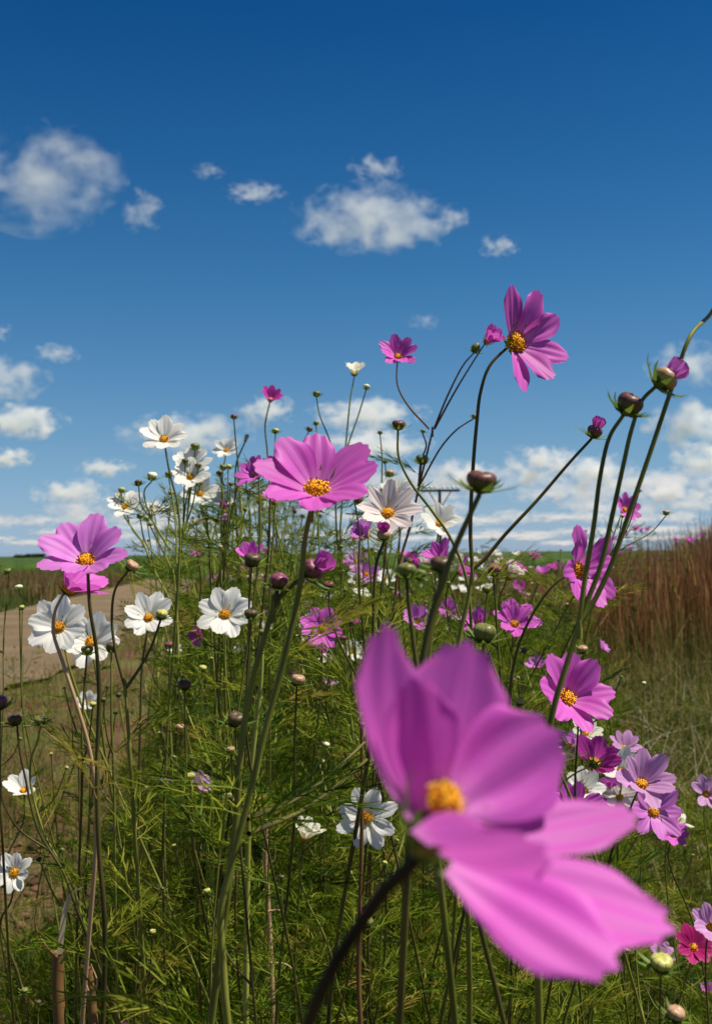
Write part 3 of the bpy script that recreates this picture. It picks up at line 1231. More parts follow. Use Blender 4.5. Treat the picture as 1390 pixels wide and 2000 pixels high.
TH = [thicket(10500, (-40, 1430), (1.45, 3.2), th_top, th_edge, (.055, .13), 1.2, .0007),
      thicket(8200, (180, 1200), (3.0, 6.5), th_top, th_edge, (.06, .12), 1., .0011),
      thicket(2600, (380, 1150), (6.0, 13), th_top, lambda x, D: x > 420, (.09, .16), 1., .0022)]
V, Q, R = join(TH)
tag(mk('feathery_undergrowth', V, Q, None, [M_LEAF], rnd=R), kind='stuff')
xy, px, D = pxpts(19000, (330, 1150), (1.9, 10), lambda x, D: x > 380, .6)
blades('thin_green_grass', xy, NR.uniform(.35, .85, len(px)) * np.interp(px, [330, 450, 700, 1150], [.55, .95, .9, .65]), .32, NR.uniform(.0009, .0017, len(px)) * (1 + D * .06),
       [(.035, .080, .006), (.075, .14, .010), (.15, .20, .02), (.27, .25, .06)], 5)

# withered brown leaf threads hanging low among the green
V, Q, R = thicket(420, (60, 1300), (1.5, 4.5), lambda x, D: th_top(x, D) * .75, lambda x, D: x > np.interp(D, [1.2, 2, 3, 5], [0, 60, 230, 350]), (.04, .09), 1., .0007)
tag(mk('withered_leaves', V, Q, None, [leaf_mat('withered_leaf', [(.10, .05, .02), (.22, .13, .05), (.36, .25, .11)], .25, .7, .1)], rnd=R), kind='stuff')

# clods and stones on the bare soil
mb = MB()
M_CLOD = noisy_mat('clod', (.05, .028, .017), (.15, .085, .05), 18, .95, .1, (1, 1, 1), .004)
for q in range(420):
    D = RNG.uniform(2.6, 6.2)
    x = RNG.uniform(-60, 420) if q < 320 else RNG.uniform(-200, 500)
    s = RNG.uniform(.006, .028) * (1.6 if RNG.random() < .12 else 1)
    c = np.array([(x - 695) / F * D, D, ground_z(np.array((x - 695) / F * D), np.array(D)) + s * .25])
    bm = bmesh.new()
    bmesh.ops.create_icosphere(bm, subdivisions=2, radius=1)
    vv = np.array([v.co[:] for v in bm.verts])
    ff = np.array([[v.index for v in f.verts] for f in bm.faces])
    bm.free()
    rs = np.random.default_rng(q)
    vv = vv * (1 + .22 * np.sin(vv @ rs.normal(size=(3, 1)) * 3 + q)) * np.array([rs.uniform(.7, 1.4), rs.uniform(.7, 1.3), rs.uniform(.5, .8)]) * s + c
    mb.add(vv, None, ff)
for q in range(260):
    D = 4.2 + 13 * RNG.random() ** 1.5
    xa, xb = np.interp(D, gf[::-1, 1], gf[::-1, 0]), np.interp(D, gn[::-1, 1], gn[::-1, 0])
    X = xa + (xb - xa) * RNG.choice([RNG.random(), RNG.gauss(.5, .07), RNG.gauss(.95, .05), RNG.gauss(.03, .04)])
    s = RNG.uniform(.008, .022)
    vv2 = (vv - vv.mean(0)) / np.abs(vv - vv.mean(0)).max() * s * np.array([RNG.uniform(.8, 1.3), RNG.uniform(.8, 1.3), .7])
    mb.add(vv2 + np.array([X, D, .045]), None, ff)
o = mb.build('soil_clods', [M_CLOD], smooth=False)
tag(o, kind='stuff')

# ------------------------------------------------------------------ far things on the horizon
M_WOOD = noisy_mat('pole_wood', (.035, .028, .024), (.075, .06, .05), 8, .9, .1, (1, 1, .1))
M_PORC = noisy_mat('insulator_glass', (.45, .47, .48), (.62, .64, .66), 3, .3, .5)


def utility_pole():
    D = 62.
    b = P(858.5, 1000, D)
    b.z = -.03
    top = P(858.5, 955, D).z
    root = empty('utility_pole', b)
    tag(root, 'slim dark utility pole with a wide crossarm of white insulators on the horizon', 'utility pole')
    V, Q = tube([(0, 0, 0), (0, 0, 1), (0, 0, top * .7), (0, 0, top + .02)], [.115, .11, .095, .085], 10)
    V = np.vstack([V, [[0, 0, top + .05]]])
    n = len(V) - 1
    mk('pole', V, Q, [(n - 10 + k, n - 10 + (k + 1) % 10, n) for k in range(10)], [M_WOOD], parent=root)
    hw = 39 * D / F
    zc = P(858, 957.5, D).z
    bm = bmesh.new()
    bmesh.ops.create_cube(bm, size=1)
    bmesh.ops.scale(bm, vec=(2 * hw, .11, .13), verts=bm.verts)
    bmesh.ops.bevel(bm, geom=bm.edges[:], offset=.012, segments=1)
    me = bpy.data.meshes.new('crossarm')
    bm.to_mesh(me)
    bm.free()
    me.materials.append(M_WOOD)
    a = bpy.data.objects.new('crossarm', me)
    COL.objects.link(a)
    a.parent = root
    a.location = (0, -.14, zc)
    for s in (-1, 1):
        V, Q = tube([(s * hw * .55, -.14, zc - .06), (s * .06, -.11, zc - .95)], [.03, .03], 6)
        mk('brace', V, Q, None, [M_WOOD], parent=root)
    for k in range(8):
        x = (-.93 + k * .24 + (.14 if k > 3 else 0)) * hw
        V, Q = tube([(0, 0, 0), (0, 0, .07), (0, 0, .075), (0, 0, .13), (0, 0, .14), (0, 0, .21), (0, 0, .24)], [.02, .02, .075, .085, .055, .065, .02], 10)
        mk('insulator', V, Q, None, [M_PORC], parent=a, loc=(x, 0, .06))


utility_pole()


def far_bush(x, y0, wpx, hpx, D, label, seed):
    r = np.random.default_rng(seed)
    b = P(x, 1000, D)
    b.z = 0
    root = empty('distant_tree', b)
    tag(root, label, 'tree', 'dark trees on the far horizon')
    zt = P(x, y0, D).z
    w = wpx * D / F / 2
    V, Q = tube([(0, 0, 0), (.1, 0, zt * .4), (0, .1, zt * .75)], [.18, .14, .06], 7)
    mk('trunk', V, Q, None, [M_WOOD], parent=root)
    n = 2600
    lob = r.normal(size=(9, 3)) * np.array([w * .5, w * .4, zt * .10]) + np.array([0, 0, zt * .66])
    c = lob[r.integers(0, 9, n)] + r.normal(size=(n, 3)) * np.array([w * .20, w * .2, zt * .10])
    c[:, 2] = np.clip(c[:, 2], zt * .25, zt * 1.0)
    d = unit(r.normal(size=(n, 3)))
    Pc = c[:, None, :] + d[:, None, :] * np.array([-.16, 0, .16])[None, :, None]
    V, Q, R = ribbons(Pc, unit(np.cross(d, r.normal(size=(n, 3)))), np.array([.05, .11, .03]), r.random(n))
    mk('crown', V, Q, None, [leaf_mat('far_leaves', [(.012, .022, .006), (.03, .05, .012)], .2)], rnd=R, parent=root)


far_bush(727, 1070, 34, 12, 190, 'small dark tree alone on the horizon left of the utility pole', 5)
far_bush(62, 1082, 46, 8, 230, 'low dark tree clump on the left horizon beyond the dirt road', 6)

# ------------------------------------------------------------------ clouds: real volumes far behind everything
def cloud_mat(seed, asp, dens, soft, amp):
    m, nt, N, L, out = newmat('cloud_vapour')
    v = N('ShaderNodeVolumePrincipled')
    L(v.outputs[0], out.inputs['Volume'])
    v.inputs['Color'].default_value = (.97, .975, .985, 1)
    v.inputs['Anisotropy'].default_value = .15
    tc = N('ShaderNodeTexCoord')
    ln = N('ShaderNodeVectorMath')
    ln.operation = 'LENGTH'
    L(tc.outputs['Object'], ln.inputs[0])
    mp = N('ShaderNodeMapping')
    mp.inputs['Location'].default_value = (seed * 3.71, seed * 1.37, seed * .77)
    mp.inputs['Scale'].default_value = (asp, asp, 1.15)
    L(tc.outputs['Object'], mp.inputs[0])
    ns = N('ShaderNodeTexNoise')
    ns.inputs['Scale'].default_value = 1.35
    ns.inputs['Detail'].default_value = 6
    ns.inputs['Roughness'].default_value = .56
    ns.inputs['Distortion'].default_value = .25
    L(mp.outputs[0], ns.inputs['Vector'])
    a = N('ShaderNodeMath')
    a.operation = 'MULTIPLY_ADD'
    a.inputs[1].default_value = amp
    a.inputs[2].default_value = .64 - amp / 2
    L(ns.outputs['Fac'], a.inputs[0])
    b = N('ShaderNodeMath')
    b.operation = 'SUBTRACT'
    L(a.outputs[0], b.inputs[0])
    L(ln.outputs['Value'], b.inputs[1])
    c = N('ShaderNodeMath')
    c.operation = 'MULTIPLY'
    c.use_clamp = True
    c.inputs[1].default_value = soft
    L(b.outputs[0], c.inputs[0])
    d = N('ShaderNodeMath')
    d.operation = 'MULTIPLY'
    d.inputs[1].default_value = dens * .46
    L(c.outputs[0], d.inputs[0])
    L(d.outputs[0], v.inputs['Density'])
    return m


_bm = bmesh.new()
bmesh.ops.create_icosphere(_bm, subdivisions=3, radius=1.0)
CLOUDS = []


def cloud(x, y, w, h, D, label=None, dens=4.2, soft=1.1, group=None, amp=3.8):
    """dens: optical depth across the cloud's height"""
    s = D / F
    seed = len(CLOUDS) + 3
    me = bpy.data.meshes.new('cloud')
    _bm.to_mesh(me)
    asp = max(1., min(2.6, w / h)) * .9
    me.materials.append(cloud_mat(seed, asp, dens / (h * s), soft, amp))
    o = bpy.data.objects.new('cloud', me)
    COL.objects.link(o)
    o.location = P(x, y, D)
    o.scale = (w * s * .62, w * s * .45, h * s * .62)
    CLOUDS.append(o)
    return tag(o, label, 'cloud', group or 'white clouds in the blue sky')


cloud(88, 352, 270, 190, 900, 'large white cloud at the upper left running off the left edge', 5)
cloud(276, 412, 80, 78, 900, 'small tapering white cloud right of the large upper left cloud', 4)
cloud(732, 428, 300, 112, 900, 'broad white cloud in the middle of the open sky', 4.2)
cloud(735, 328, 100, 48, 900, 'thin wispy cloud just above the broad middle cloud', 2.4)
cloud(884, 428, 82, 50, 900, 'ragged little cloud touching the right end of the broad middle cloud', 3)
cloud(973, 480, 78, 40, 900, 'small faint cloud low right of the broad middle cloud', 3)
cloud(497, 376, 110, 36, 900, 'thin flat cloud left of the broad middle cloud', 2.4)
cloud(408, 334, 60, 28, 900, 'faintest wisp of cloud above and left of the thin flat cloud', 1.4)
cloud(828, 628, 70, 30, 900, 'barely visible wisp of cloud above the pink flower standing highest in the centre', .9)
cloud(20, 742, 140, 95, 1400, 'bright puffy cloud at the left edge above two flatter ones', 6)
cloud(8, 650, 36, 34, 1400, 'tiny cloud scrap at the left edge above the bright puffy cloud', 3)
cloud(112, 690, 82, 36, 1400, 'small grey white cloud right of the tiny scrap at left', 3)
cloud(40, 824, 168, 62.72, 1500, 'flat bottomed cloud at the left edge under the bright puffy one', 9.5)
cloud(14, 896, 100.8, 40.32, 1700, 'lowest flat cloud at the left edge above the cloud bank', 7.6)
cloud(205, 914, 106.4, 33.6, 1700, 'small flat grey cloud left of the white flowers', 5.7)
cloud(140, 962, 145.6, 49.28, 1800, 'low cloud above the large pink flower at left', 7.6)
cloud(516, 802, 112, 62.72, 1500, 'round soft cloud behind the small deep pink flower', 7.6)
cloud(360, 848, 235.2, 73.92, 1600, 'wide soft cloud behind the highest white flower at left', 5.7)
cloud(718, 810, 212.8, 62.72, 1600, 'long soft cloud behind the thin stems in the middle', 7.6)
cloud(720, 868, 212.8, 62.72, 1700, 'long soft cloud directly below another one in the middle', 7.6)
cloud(1345, 712, 150, 84, 1500, 'white cloud at the right edge behind the opening bud', 4)
cloud(1350, 832, 168, 112, 1500, 'stacked white cloud at the right edge right of the curved stem', 11.4)
cloud(1372, 898, 123.2, 67.2, 1600, 'bright low cloud touching the right edge under the stacked one', 9.5)
cloud(1055, 905, 134.4, 71.68, 1800, 'puffy cloud behind the slanting bud stem', 11.4)
cloud(1165, 925, 145.6, 73.92, 1800, 'puffy cloud between the slanting stem and the upright dark stems', 11.4)
cloud(905, 930, 145.6, 67.2, 1900, 'puffy cloud behind the near blurred bud', 9.5)
cloud(1300, 960, 134.4, 51.52, 1900, 'low cloud above the brown grass at right', 9.5)
# the far bank above the horizon: low broken rows, one mass
bank = []
rb = random.Random(5)
for row, (y, h, step, D) in enumerate([(934, 54, 150, 2400), (964, 44, 125, 2600), (990, 34, 105, 3000), (1014, 24, 90, 3400), (1036, 15, 95, 3800), (1054, 11, 90, 4200)]):
    x = -60 + rb.uniform(0, 60)
    while x < 1450:
        if (row > 1 or x > 560) and rb.random() < .82:
            w = step * rb.uniform(1.0, 1.5)
            o = cloud(x, y + rb.uniform(-7, 7), w, h * rb.uniform(.8, 1.35), D, None, 2.7, 1.2, None, 3.6)
            bank.append(o)
        x += step * rb.uniform(.75, 1.05)
for k, o in enumerate(bank):
    y = PXY(o.location)[1]
    o['label'] = 'small low cloud in the broken rows just above the horizon'
    o['group'] = 'far rows of low clouds above the horizon'
_bm.free()

# ------------------------------------------------------------------ the flowers, one plant at a time
def D_(s, L=.036):
    return L * F / s


# --- right: tall plant with two swelling buds and a bloom leaving the frame
plant('tall cosmos plant at right, three stems from one joint, two fat buds', .62,
      [bd('gold', 1283, 752, 50, (.75, .62, .1), tip='light', v=1, seed=4), bd('brown', 1219, 806, 52, (.45, .85, .2), v=1, seed=5),
       fl('pink', 1440, 500, 105, (.9, .2, .4), 20, D=.66)],
      [[(1268, 764), (1253, 782), (1232, 840), (1218, 900), (1196, 1000), (1172, 1105), (1140, 1190), (1131, 1218)],
       [(1212, 816), (1190, 852), (1172, 925), (1158, 1030), (1140, 1140), (1131, 1218)],
       [(1440, 560, .66), (1392, 604, .65), (1345, 660), (1310, 760), (1270, 880), (1225, 1010), (1190, 1110), (1150, 1190), (1131, 1218)]],
      [(1131, 1218), (1108, 1290), (1080, 1385), (1066, 1470), (1050, 1620)], 'flowering plant', 'cosmos_plant', 'g', 12, leaves=False, msc='g')
# --- the high pink flower and its side bud
plant('large pink flower highest against the sky, with a slanting side stem and purple bud', .84,
      [fl('pink', 1003, 671, 108, (.60, .12, .78), 20, seed=3, droop=-14, spin=.35, W=.235, cut=(-1, -.25, 0)), bd('purple', 1156, 853, 31, (.35, .9, .2), tip='pink', v=1)],
      [[(978, 690), (956, 714), (938, 765), (930, 830), (922, 930), (918, 1040), (922, 1112)],
       [(1148, 860), (1110, 905), (1050, 975), (985, 1045), (945, 1092), (922, 1112)]],
      [(922, 1112), (914, 1170), (898, 1240), (890, 1320)], 'flowering plant', 'cosmos_plant', 'd', 9, msc='g', leaves=False)
# --- the branching plant with the middle pink flower, the small one and a spent head
plant('slender branching cosmos plant with a mid pink flower, a folded flower and small buds', 1.5,
      [fl('pink', 776, 699, 44, (.08, .42, .9), 26, seed=8), fl('pink', 949, 668, 38, (.55, .45, .7), 48, seed=9, droop=5), bd('green', 925, 688, 18, (.35, .9, .2), v=3),
       bd('green', 823, 905, 24, (.05, 1, .1)), bd('green', 924, 817, 11, (.4, .9, .1)), bd('green', 825, 845, 10, (.2, .9, .1))],
      [[(771, 722), (776, 752), (795, 790), (838, 838)], [(943, 682), (915, 720), (885, 770), (848, 838)], [(924, 692), (905, 712), (874, 772), (847, 838)],
       [(823, 912), (818, 940), (816, 950)], [(922, 820), (893, 838), (862, 872), (818, 950)], [(825, 848), (832, 870), (822, 900), (817, 948)]],
      [(844, 842), (835, 880), (818, 950), (800, 1030), (780, 1100), (770, 1180)], 'flowering plant', 'cosmos_plant', 'r', 4.5)
plant('nodding dark bud on a curved olive stem in front of the pale white flower', 1.05, [bd('brown', 777, 838, 25, (.05, 1, .15))],
      None, [(773, 845), (778, 890), (800, 940), (845, 1000), (880, 1052), (910, 1130), (920, 1250)], 'flower bud', 'cosmos_bud', 'd', 6, msc='g')
plant('near blurred bud with spreading green bracts on a dark leaning stem, centre right', .46, [bd('brown', 937, 958, 60, (.12, .95, .1), v=2, seed=6)], None,
      [(932, 966), (915, 1010), (880, 1090), (850, 1180), (832, 1250), (815, 1400)], 'flower bud', 'cosmos_bud', 'd', 14, leaves=False, msc='d')
plant('small white flower seen from the side against the sky, a round bud beside it', 1.9,
      [fl('cream', 692, 732, 30, (.05, .93, .3), 38, seed=12), bd('cream', 715, 760, 13, (.15, 1, .1))],
      [[(691, 738), (684, 780), (676, 860), (672, 900)], [(714, 764), (700, 810), (676, 880), (672, 900)]], [(672, 900), (668, 980), (664, 1060)], 'flower', 'cosmos_flower', 'l', 4)
plant('small deep pink flower alone against the sky above the white flowers', 2.1, [fl('hot', 528, 782, 29, (.25, .72, .6), 36, seed=14)], None,
      [(522, 792), (518, 830), (522, 880), (527, 960), (525, 1040)], 'flower', sc='g', sw=4)
plant('thin stem with a dark bracted bud against the sky, beside a purple bud', 1.9, [bd('green', 618, 774, 15, (.05, 1, .1)), bd('purple', 603, 842, 12, (.3, .9, .1))],
      [[(618, 777), (624, 810), (640, 850), (650, 880)], [(602, 846), (590, 880), (640, 930)]], [(650, 880), (655, 950), (658, 1050)], 'flower bud', 'cosmos_bud', 'g', 3.4)
plant('highest white flower at left with long splayed petals on a curved green stem', 1.55, [fl('white', 321, 861, 50, (.05, .55, .82), 20, seed=20)], None,
      [(321, 876), (331, 920), (347, 985), (352, 1050), (348, 1140)], 'flower', sc='g', sw=5)
plant('small white flower on a straight stem, left of the brownish withered bloom', 2.4, [fl('white', 442, 881, 28, (.0, .42, .9), 22, seed=21)], None,
      [(440, 892), (433, 940), (436, 1000)], 'flower', sc='g', sw=3.5)
plant('withered brownish pink bloom half closed on a dark stem against the sky', 2.1, [fl('blush', 479, 862, 15, (.3, .9, .2), 66, seed=22, droop=25)], None,
      [(476, 870), (462, 905), (460, 960), (462, 1020)], 'flower', sc='d', sw=4)
plant('upper one of two white flowers crossed by dark buds, left of the large pink flower', 1.95, [fl('white', 376, 911, 43, (.05, .55, .82), 24, seed=23), bd('green', 381, 878, 17, (0, 1, .1))],
      [[(376, 920), (370, 960), (366, 1010)], [(381, 882), (377, 925), (366, 1010)]], [(366, 1010), (352, 1080), (345, 1140)], 'flower', sc='g', sw=4)
plant('lower one of two white flowers crossed by dark buds, left of the large pink flower', 1.8, [fl('white', 372, 934, 42, (.1, .45, .85), 22, seed=24), bd('dark', 362, 906, 14, (0, 1, .1)), bd('dark', 387, 913, 13, (0, 1, .1))],
      [[(372, 944), (362, 990), (358, 1040)], [(362, 910), (360, 960), (358, 1040)], [(387, 917), (378, 980), (358, 1040)]], [(358, 1040), (350, 1120), (345, 1180)], 'flower', sc='g', sw=4)
plant('white flower under the pair of white ones, facing left', 2.0, [fl('white', 391, 966, 39, (.15, .40, .9), 20, seed=25), bd('gold', 389, 948, 15, (.1, 1, 0))],
      [[(392, 978), (402, 1020), (410, 1060)], [(388, 952), (396, 1010), (410, 1060)]], [(410, 1060), (415, 1120)], 'flower', sc='g', sw=4)
plant('white flower at far left against the clouds, low small open face', 2.05, [fl('white', 245, 992, 40, (0, .6, .8), 20, seed=26), bd('yellow', 238, 962, 14, (0, 1, .1))],
      [[(244, 1002), (258, 1032), (280, 1060)], [(238, 965), (240, 1000), (280, 1060)]], [(280, 1060), (300, 1110), (335, 1180)], 'flower', sc='l', sw=4)
plant('tiny white side view flower between the left white flowers', 2.6, [fl('white', 302, 1002, 26, (.1, .85, .5), 28, seed=27)], None, [(302, 1008), (310, 1060)], 'flower', sc='g', sw=3)
plant('budded green stem with one cream bud and four small green ones at left', 1.7,
      [bd('cream', 297, 937, 20, (.1, 1, .1), v=1), bd('dark', 271, 948, 15, (-.1, 1, .1)), bd('green', 274, 1012, 14, (0, 1, .1)), bd('yellow', 294, 1027, 10, (0, 1, .1)), bd('green', 330, 932, 15, (0, 1, .1))],
      [[(294, 945), (282, 960), (300, 1020), (330, 1070)], [(270, 952), (276, 985), (300, 1020), (330, 1070)], [(275, 1016), (285, 1060), (330, 1110)], [(294, 1030), (310, 1060), (335, 1110)], [(331, 936), (338, 980), (344, 1040), (345, 1100)]],
      [(338, 1110), (345, 1180), (348, 1260), (350, 1340)], 'flower bud', 'cosmos_bud', 'l', 4.2)
plant('withered magenta bloom with a spent lilac one below it, left of the large pink flower', 1.9,
      [fl('hot', 436, 998, 25, (0, .8, .5), 66, seed=28, droop=30), fl('lilac', 440, 1018, 24, (.1, .3, .9), 60, seed=29, droop=20), fl('white', 434, 982, 28, (0, .65, .7), 24, seed=30, D=2.1)],
      [[(436, 1004), (437, 1050)], [(440, 1028), (438, 1060)], [(434, 990, 2.0), (436, 1060)]], [(437, 1060), (440, 1140)], 'flower', 'cosmos_plant', 'g', 4)
# cluster of little buds on the tall green mass
for i, (x, y, w, c, lab) in enumerate([(457, 818, 13, 'purple', 'tiny purple bud highest left of the deep pink flower'), (538, 846, 14, 'yellow', 'tiny yellow green bud right under the deep pink flower'),
                                       (617, 830, 11, 'green', 'tiny green bud above the large pink flower'), (435, 917, 15, 'green', 'first of the crowded round buds left of the large pink flower'),
                                       (446, 915, 12, 'yellow', 'yellow green one of the crowded round buds left of the large pink flower'), (430, 929, 15, 'dark', 'dark lowest of the crowded round buds left of the large pink flower'),
                                       (478, 912, 12, 'green', 'single green bud between the crowded buds and the large pink flower'), (335, 966, 11, 'gold', 'tiny golden bud among the stems of the left white flowers'),
                                       (742, 848, 10, 'green', 'tiny bud on a thin slanting twig right of the large pink flower'), (760, 930, 18, 'gold', 'golden spent head above the white flower in the middle'),
                                       (752, 905, 10, 'green', 'tiny green bud on a stem right above the golden spent head'), (384, 1026, 9, 'dark', 'tiny dark bud beside the withered magenta bloom')]):
    plant(lab, 1.75 + .05 * (i % 5), [bd(c, x, y, w, (RNG.uniform(-.2, .3), 1, .1))], None,
          [(x, y + 3), (x + RNG.uniform(-6, 6), y + 45), (x + RNG.uniform(-14, 14), y + 120), (x + RNG.uniform(-22, 22), y + 220)], 'flower bud', 'cosmos_bud', RNG.choice('gld'), 3.4)
plant('pink flower half hidden behind the large pink flower, seen from its left', 1.0, [fl('pink', 503, 930, 44, (-.5, .5, .6), 30, seed=33)], None, [(505, 935), (508, 990), (506, 1080)], 'flower', sc='g', sw=4)
plant('folded dark pink flower peeping over the left petal of the large pink flower', 1.15, [fl('hot', 537, 918, 30, (-.3, .8, .4), 50, seed=34)], None, [(534, 925), (528, 980), (526, 1060)], 'flower', sc='d', sw=4)
plant('pale pink flower seen from behind under the left petal of the large pink flower', 1.2, [fl('light', 536, 982, 34, (-.2, .8, .1), 46, seed=35)], None, [(536, 990), (534, 1040), (528, 1120)], 'flower', sc='g', sw=4)
# --- the large pink flower in the middle
plant('large bright pink flower, largest sharp one, cupped open in the middle', .625,
      [fl('pink', 619, 962, 132, (.03, .66, .75), 24, seed=41, droop=-14, jit=.9, W=.265)],
      [[(712, 1450, .80), (640, 1518, .74), (570, 1565, .69), (483, 1599, .63)], [(716, 1484, .80), (640, 1549, .735), (580, 1588, .69), (486, 1628, .63)]],
      [(608, 992), (596, 1052), (588, 1130), (560, 1270), (520, 1420), (478, 1590), (452, 1690), (432, 1780), (436, 1880), (446, 2010)], 'flower', 'cosmos_flower', 'd', 11.5, msc='g', leaves=True, lz=.70)
plant('white flower with long narrow petals right of the large pink flower', 1.22, [fl('blush', 756, 1005, 66, (.02, .42, .9), 20, seed=43, W=.22)], None, [(757, 1024), (752, 1090), (742, 1180)], 'flower', sc='d', sw=5)
plant('white flower behind the long petalled white one beside the large pink flower', 1.6, [fl('white', 774, 968, 40, (.0, .5, .85), 24, seed=44)], None, [(775, 980), (780, 1040), (778, 1120)], 'flower', sc='d', sw=4)
plant('tall magenta bud about to open, in front of the white flower in the middle', .98, [bd('gold', 749, 1056, 27, (.02, 1, .1), tip='hot', v=1)], None,
      [(744, 1062), (735, 1100), (730, 1180), (729, 1270), (728, 1400)], 'flower bud', 'cosmos_bud', 'd', 8, leaves=False)
plant('pink flower hidden behind the tall magenta bud', 1.4, [fl('light', 716, 1046, 36, (-.55, .5, .5), 40, seed=46)], None, [(720, 1052), (722, 1100)], 'flower', sc='g', sw=4)
plant('pale white flower in front of the utility pole', 1.75, [fl('white', 857, 1026, 45, (.0, .5, .85), 24, seed=47)], None, [(857, 1038), (850, 1085), (850, 1150)], 'flower', sc='d', sw=4)
plant('small bud between the two white petals right of the large pink flower', 1.1, [bd('purple', 703, 981, 16, (-.5, .7, .1)), bd('purple', 694, 984, 12, (.5, .7, .1))], None, [(700, 988), (702, 1040), (700, 1120)], 'flower bud', 'cosmos_bud', 'd', 4)
# --- left group
plant('large lilac pink flower at left, cupped, on a dark straight stem', .80, [fl('light', 170, 1100, 97, (-.02, .62, .78), 26, seed=52, droop=-20, W=.255)], None,
      [(172, 1128), (176, 1185), (189, 1270), (194, 1350), (190, 1500), (194, 1660), (205, 1800)], 'flower', sc='d', sw=9, msc='d', lz=.8)
plant('pink flower seen from behind, just under the large lilac pink flower, on a tan stem', .92, [fl('pink', 131, 1152, 80, (.62, .62, .05), 30, seed=53, droop=-10)], None,
      [(122, 1168), (108, 1195), (105, 1235), (122, 1290), (150, 1375), (172, 1450), (186, 1530), (190, 1600)], 'flower', sc='t', sw=8, msc='t', leaves=False)
plant('white flower with broad petals at left, behind the tan stem, left of another white one', 1.14, [fl('white', 117, 1227, 63, (-.05, .28, .95), 14, seed=54, W=.28)], None, [(118, 1240), (135, 1300), (165, 1390), (190, 1450)], 'flower', sc='g', sw=5, lz=.7)
plant('lower white flower at left, half behind its broad petalled neighbour and crossed by dark stems', 1.2, [fl('white', 178, 1256, 60, (.15, .35, .92), 16, seed=55, W=.27)], None, [(180, 1270), (192, 1340), (200, 1430)], 'flower', sc='g', sw=5, lz=.7)
plant('white flower in front of the dirt road with a bud over its right petal', 1.35, [fl('white', 291, 1209, 53, (.02, .45, .88), 17, seed=56, W=.27)], None, [(291, 1222), (278, 1300), (275, 1390)], 'flower', sc='d', sw=5, lz=.7)
plant('white flower with wide petals right of the dirt road, beside drooping withered blooms', 1.28, [fl('white', 440, 1202, 56, (.05, .30, .94), 14, seed=57, W=.29)], None, [(441, 1216), (440, 1300), (450, 1400)], 'flower', sc='g', sw=5, lz=.7)
plant('forked stem with two brown buds in front of the road, one over a white petal', 1.0, [bd('gold', 253, 1112, 27, (.6, .75, .2), seed=3), bd('yellow', 315, 1207, 23, (.2, .9, .3))],
      [[(244, 1120), (226, 1150), (219, 1205), (225, 1265), (245, 1343)], [(312, 1213), (295, 1265), (270, 1310), (247, 1343)]],
      [(245, 1343), (250, 1410), (255, 1490)], 'flower bud', 'cosmos_bud', 'd', 7, msc='g', lz=.75)
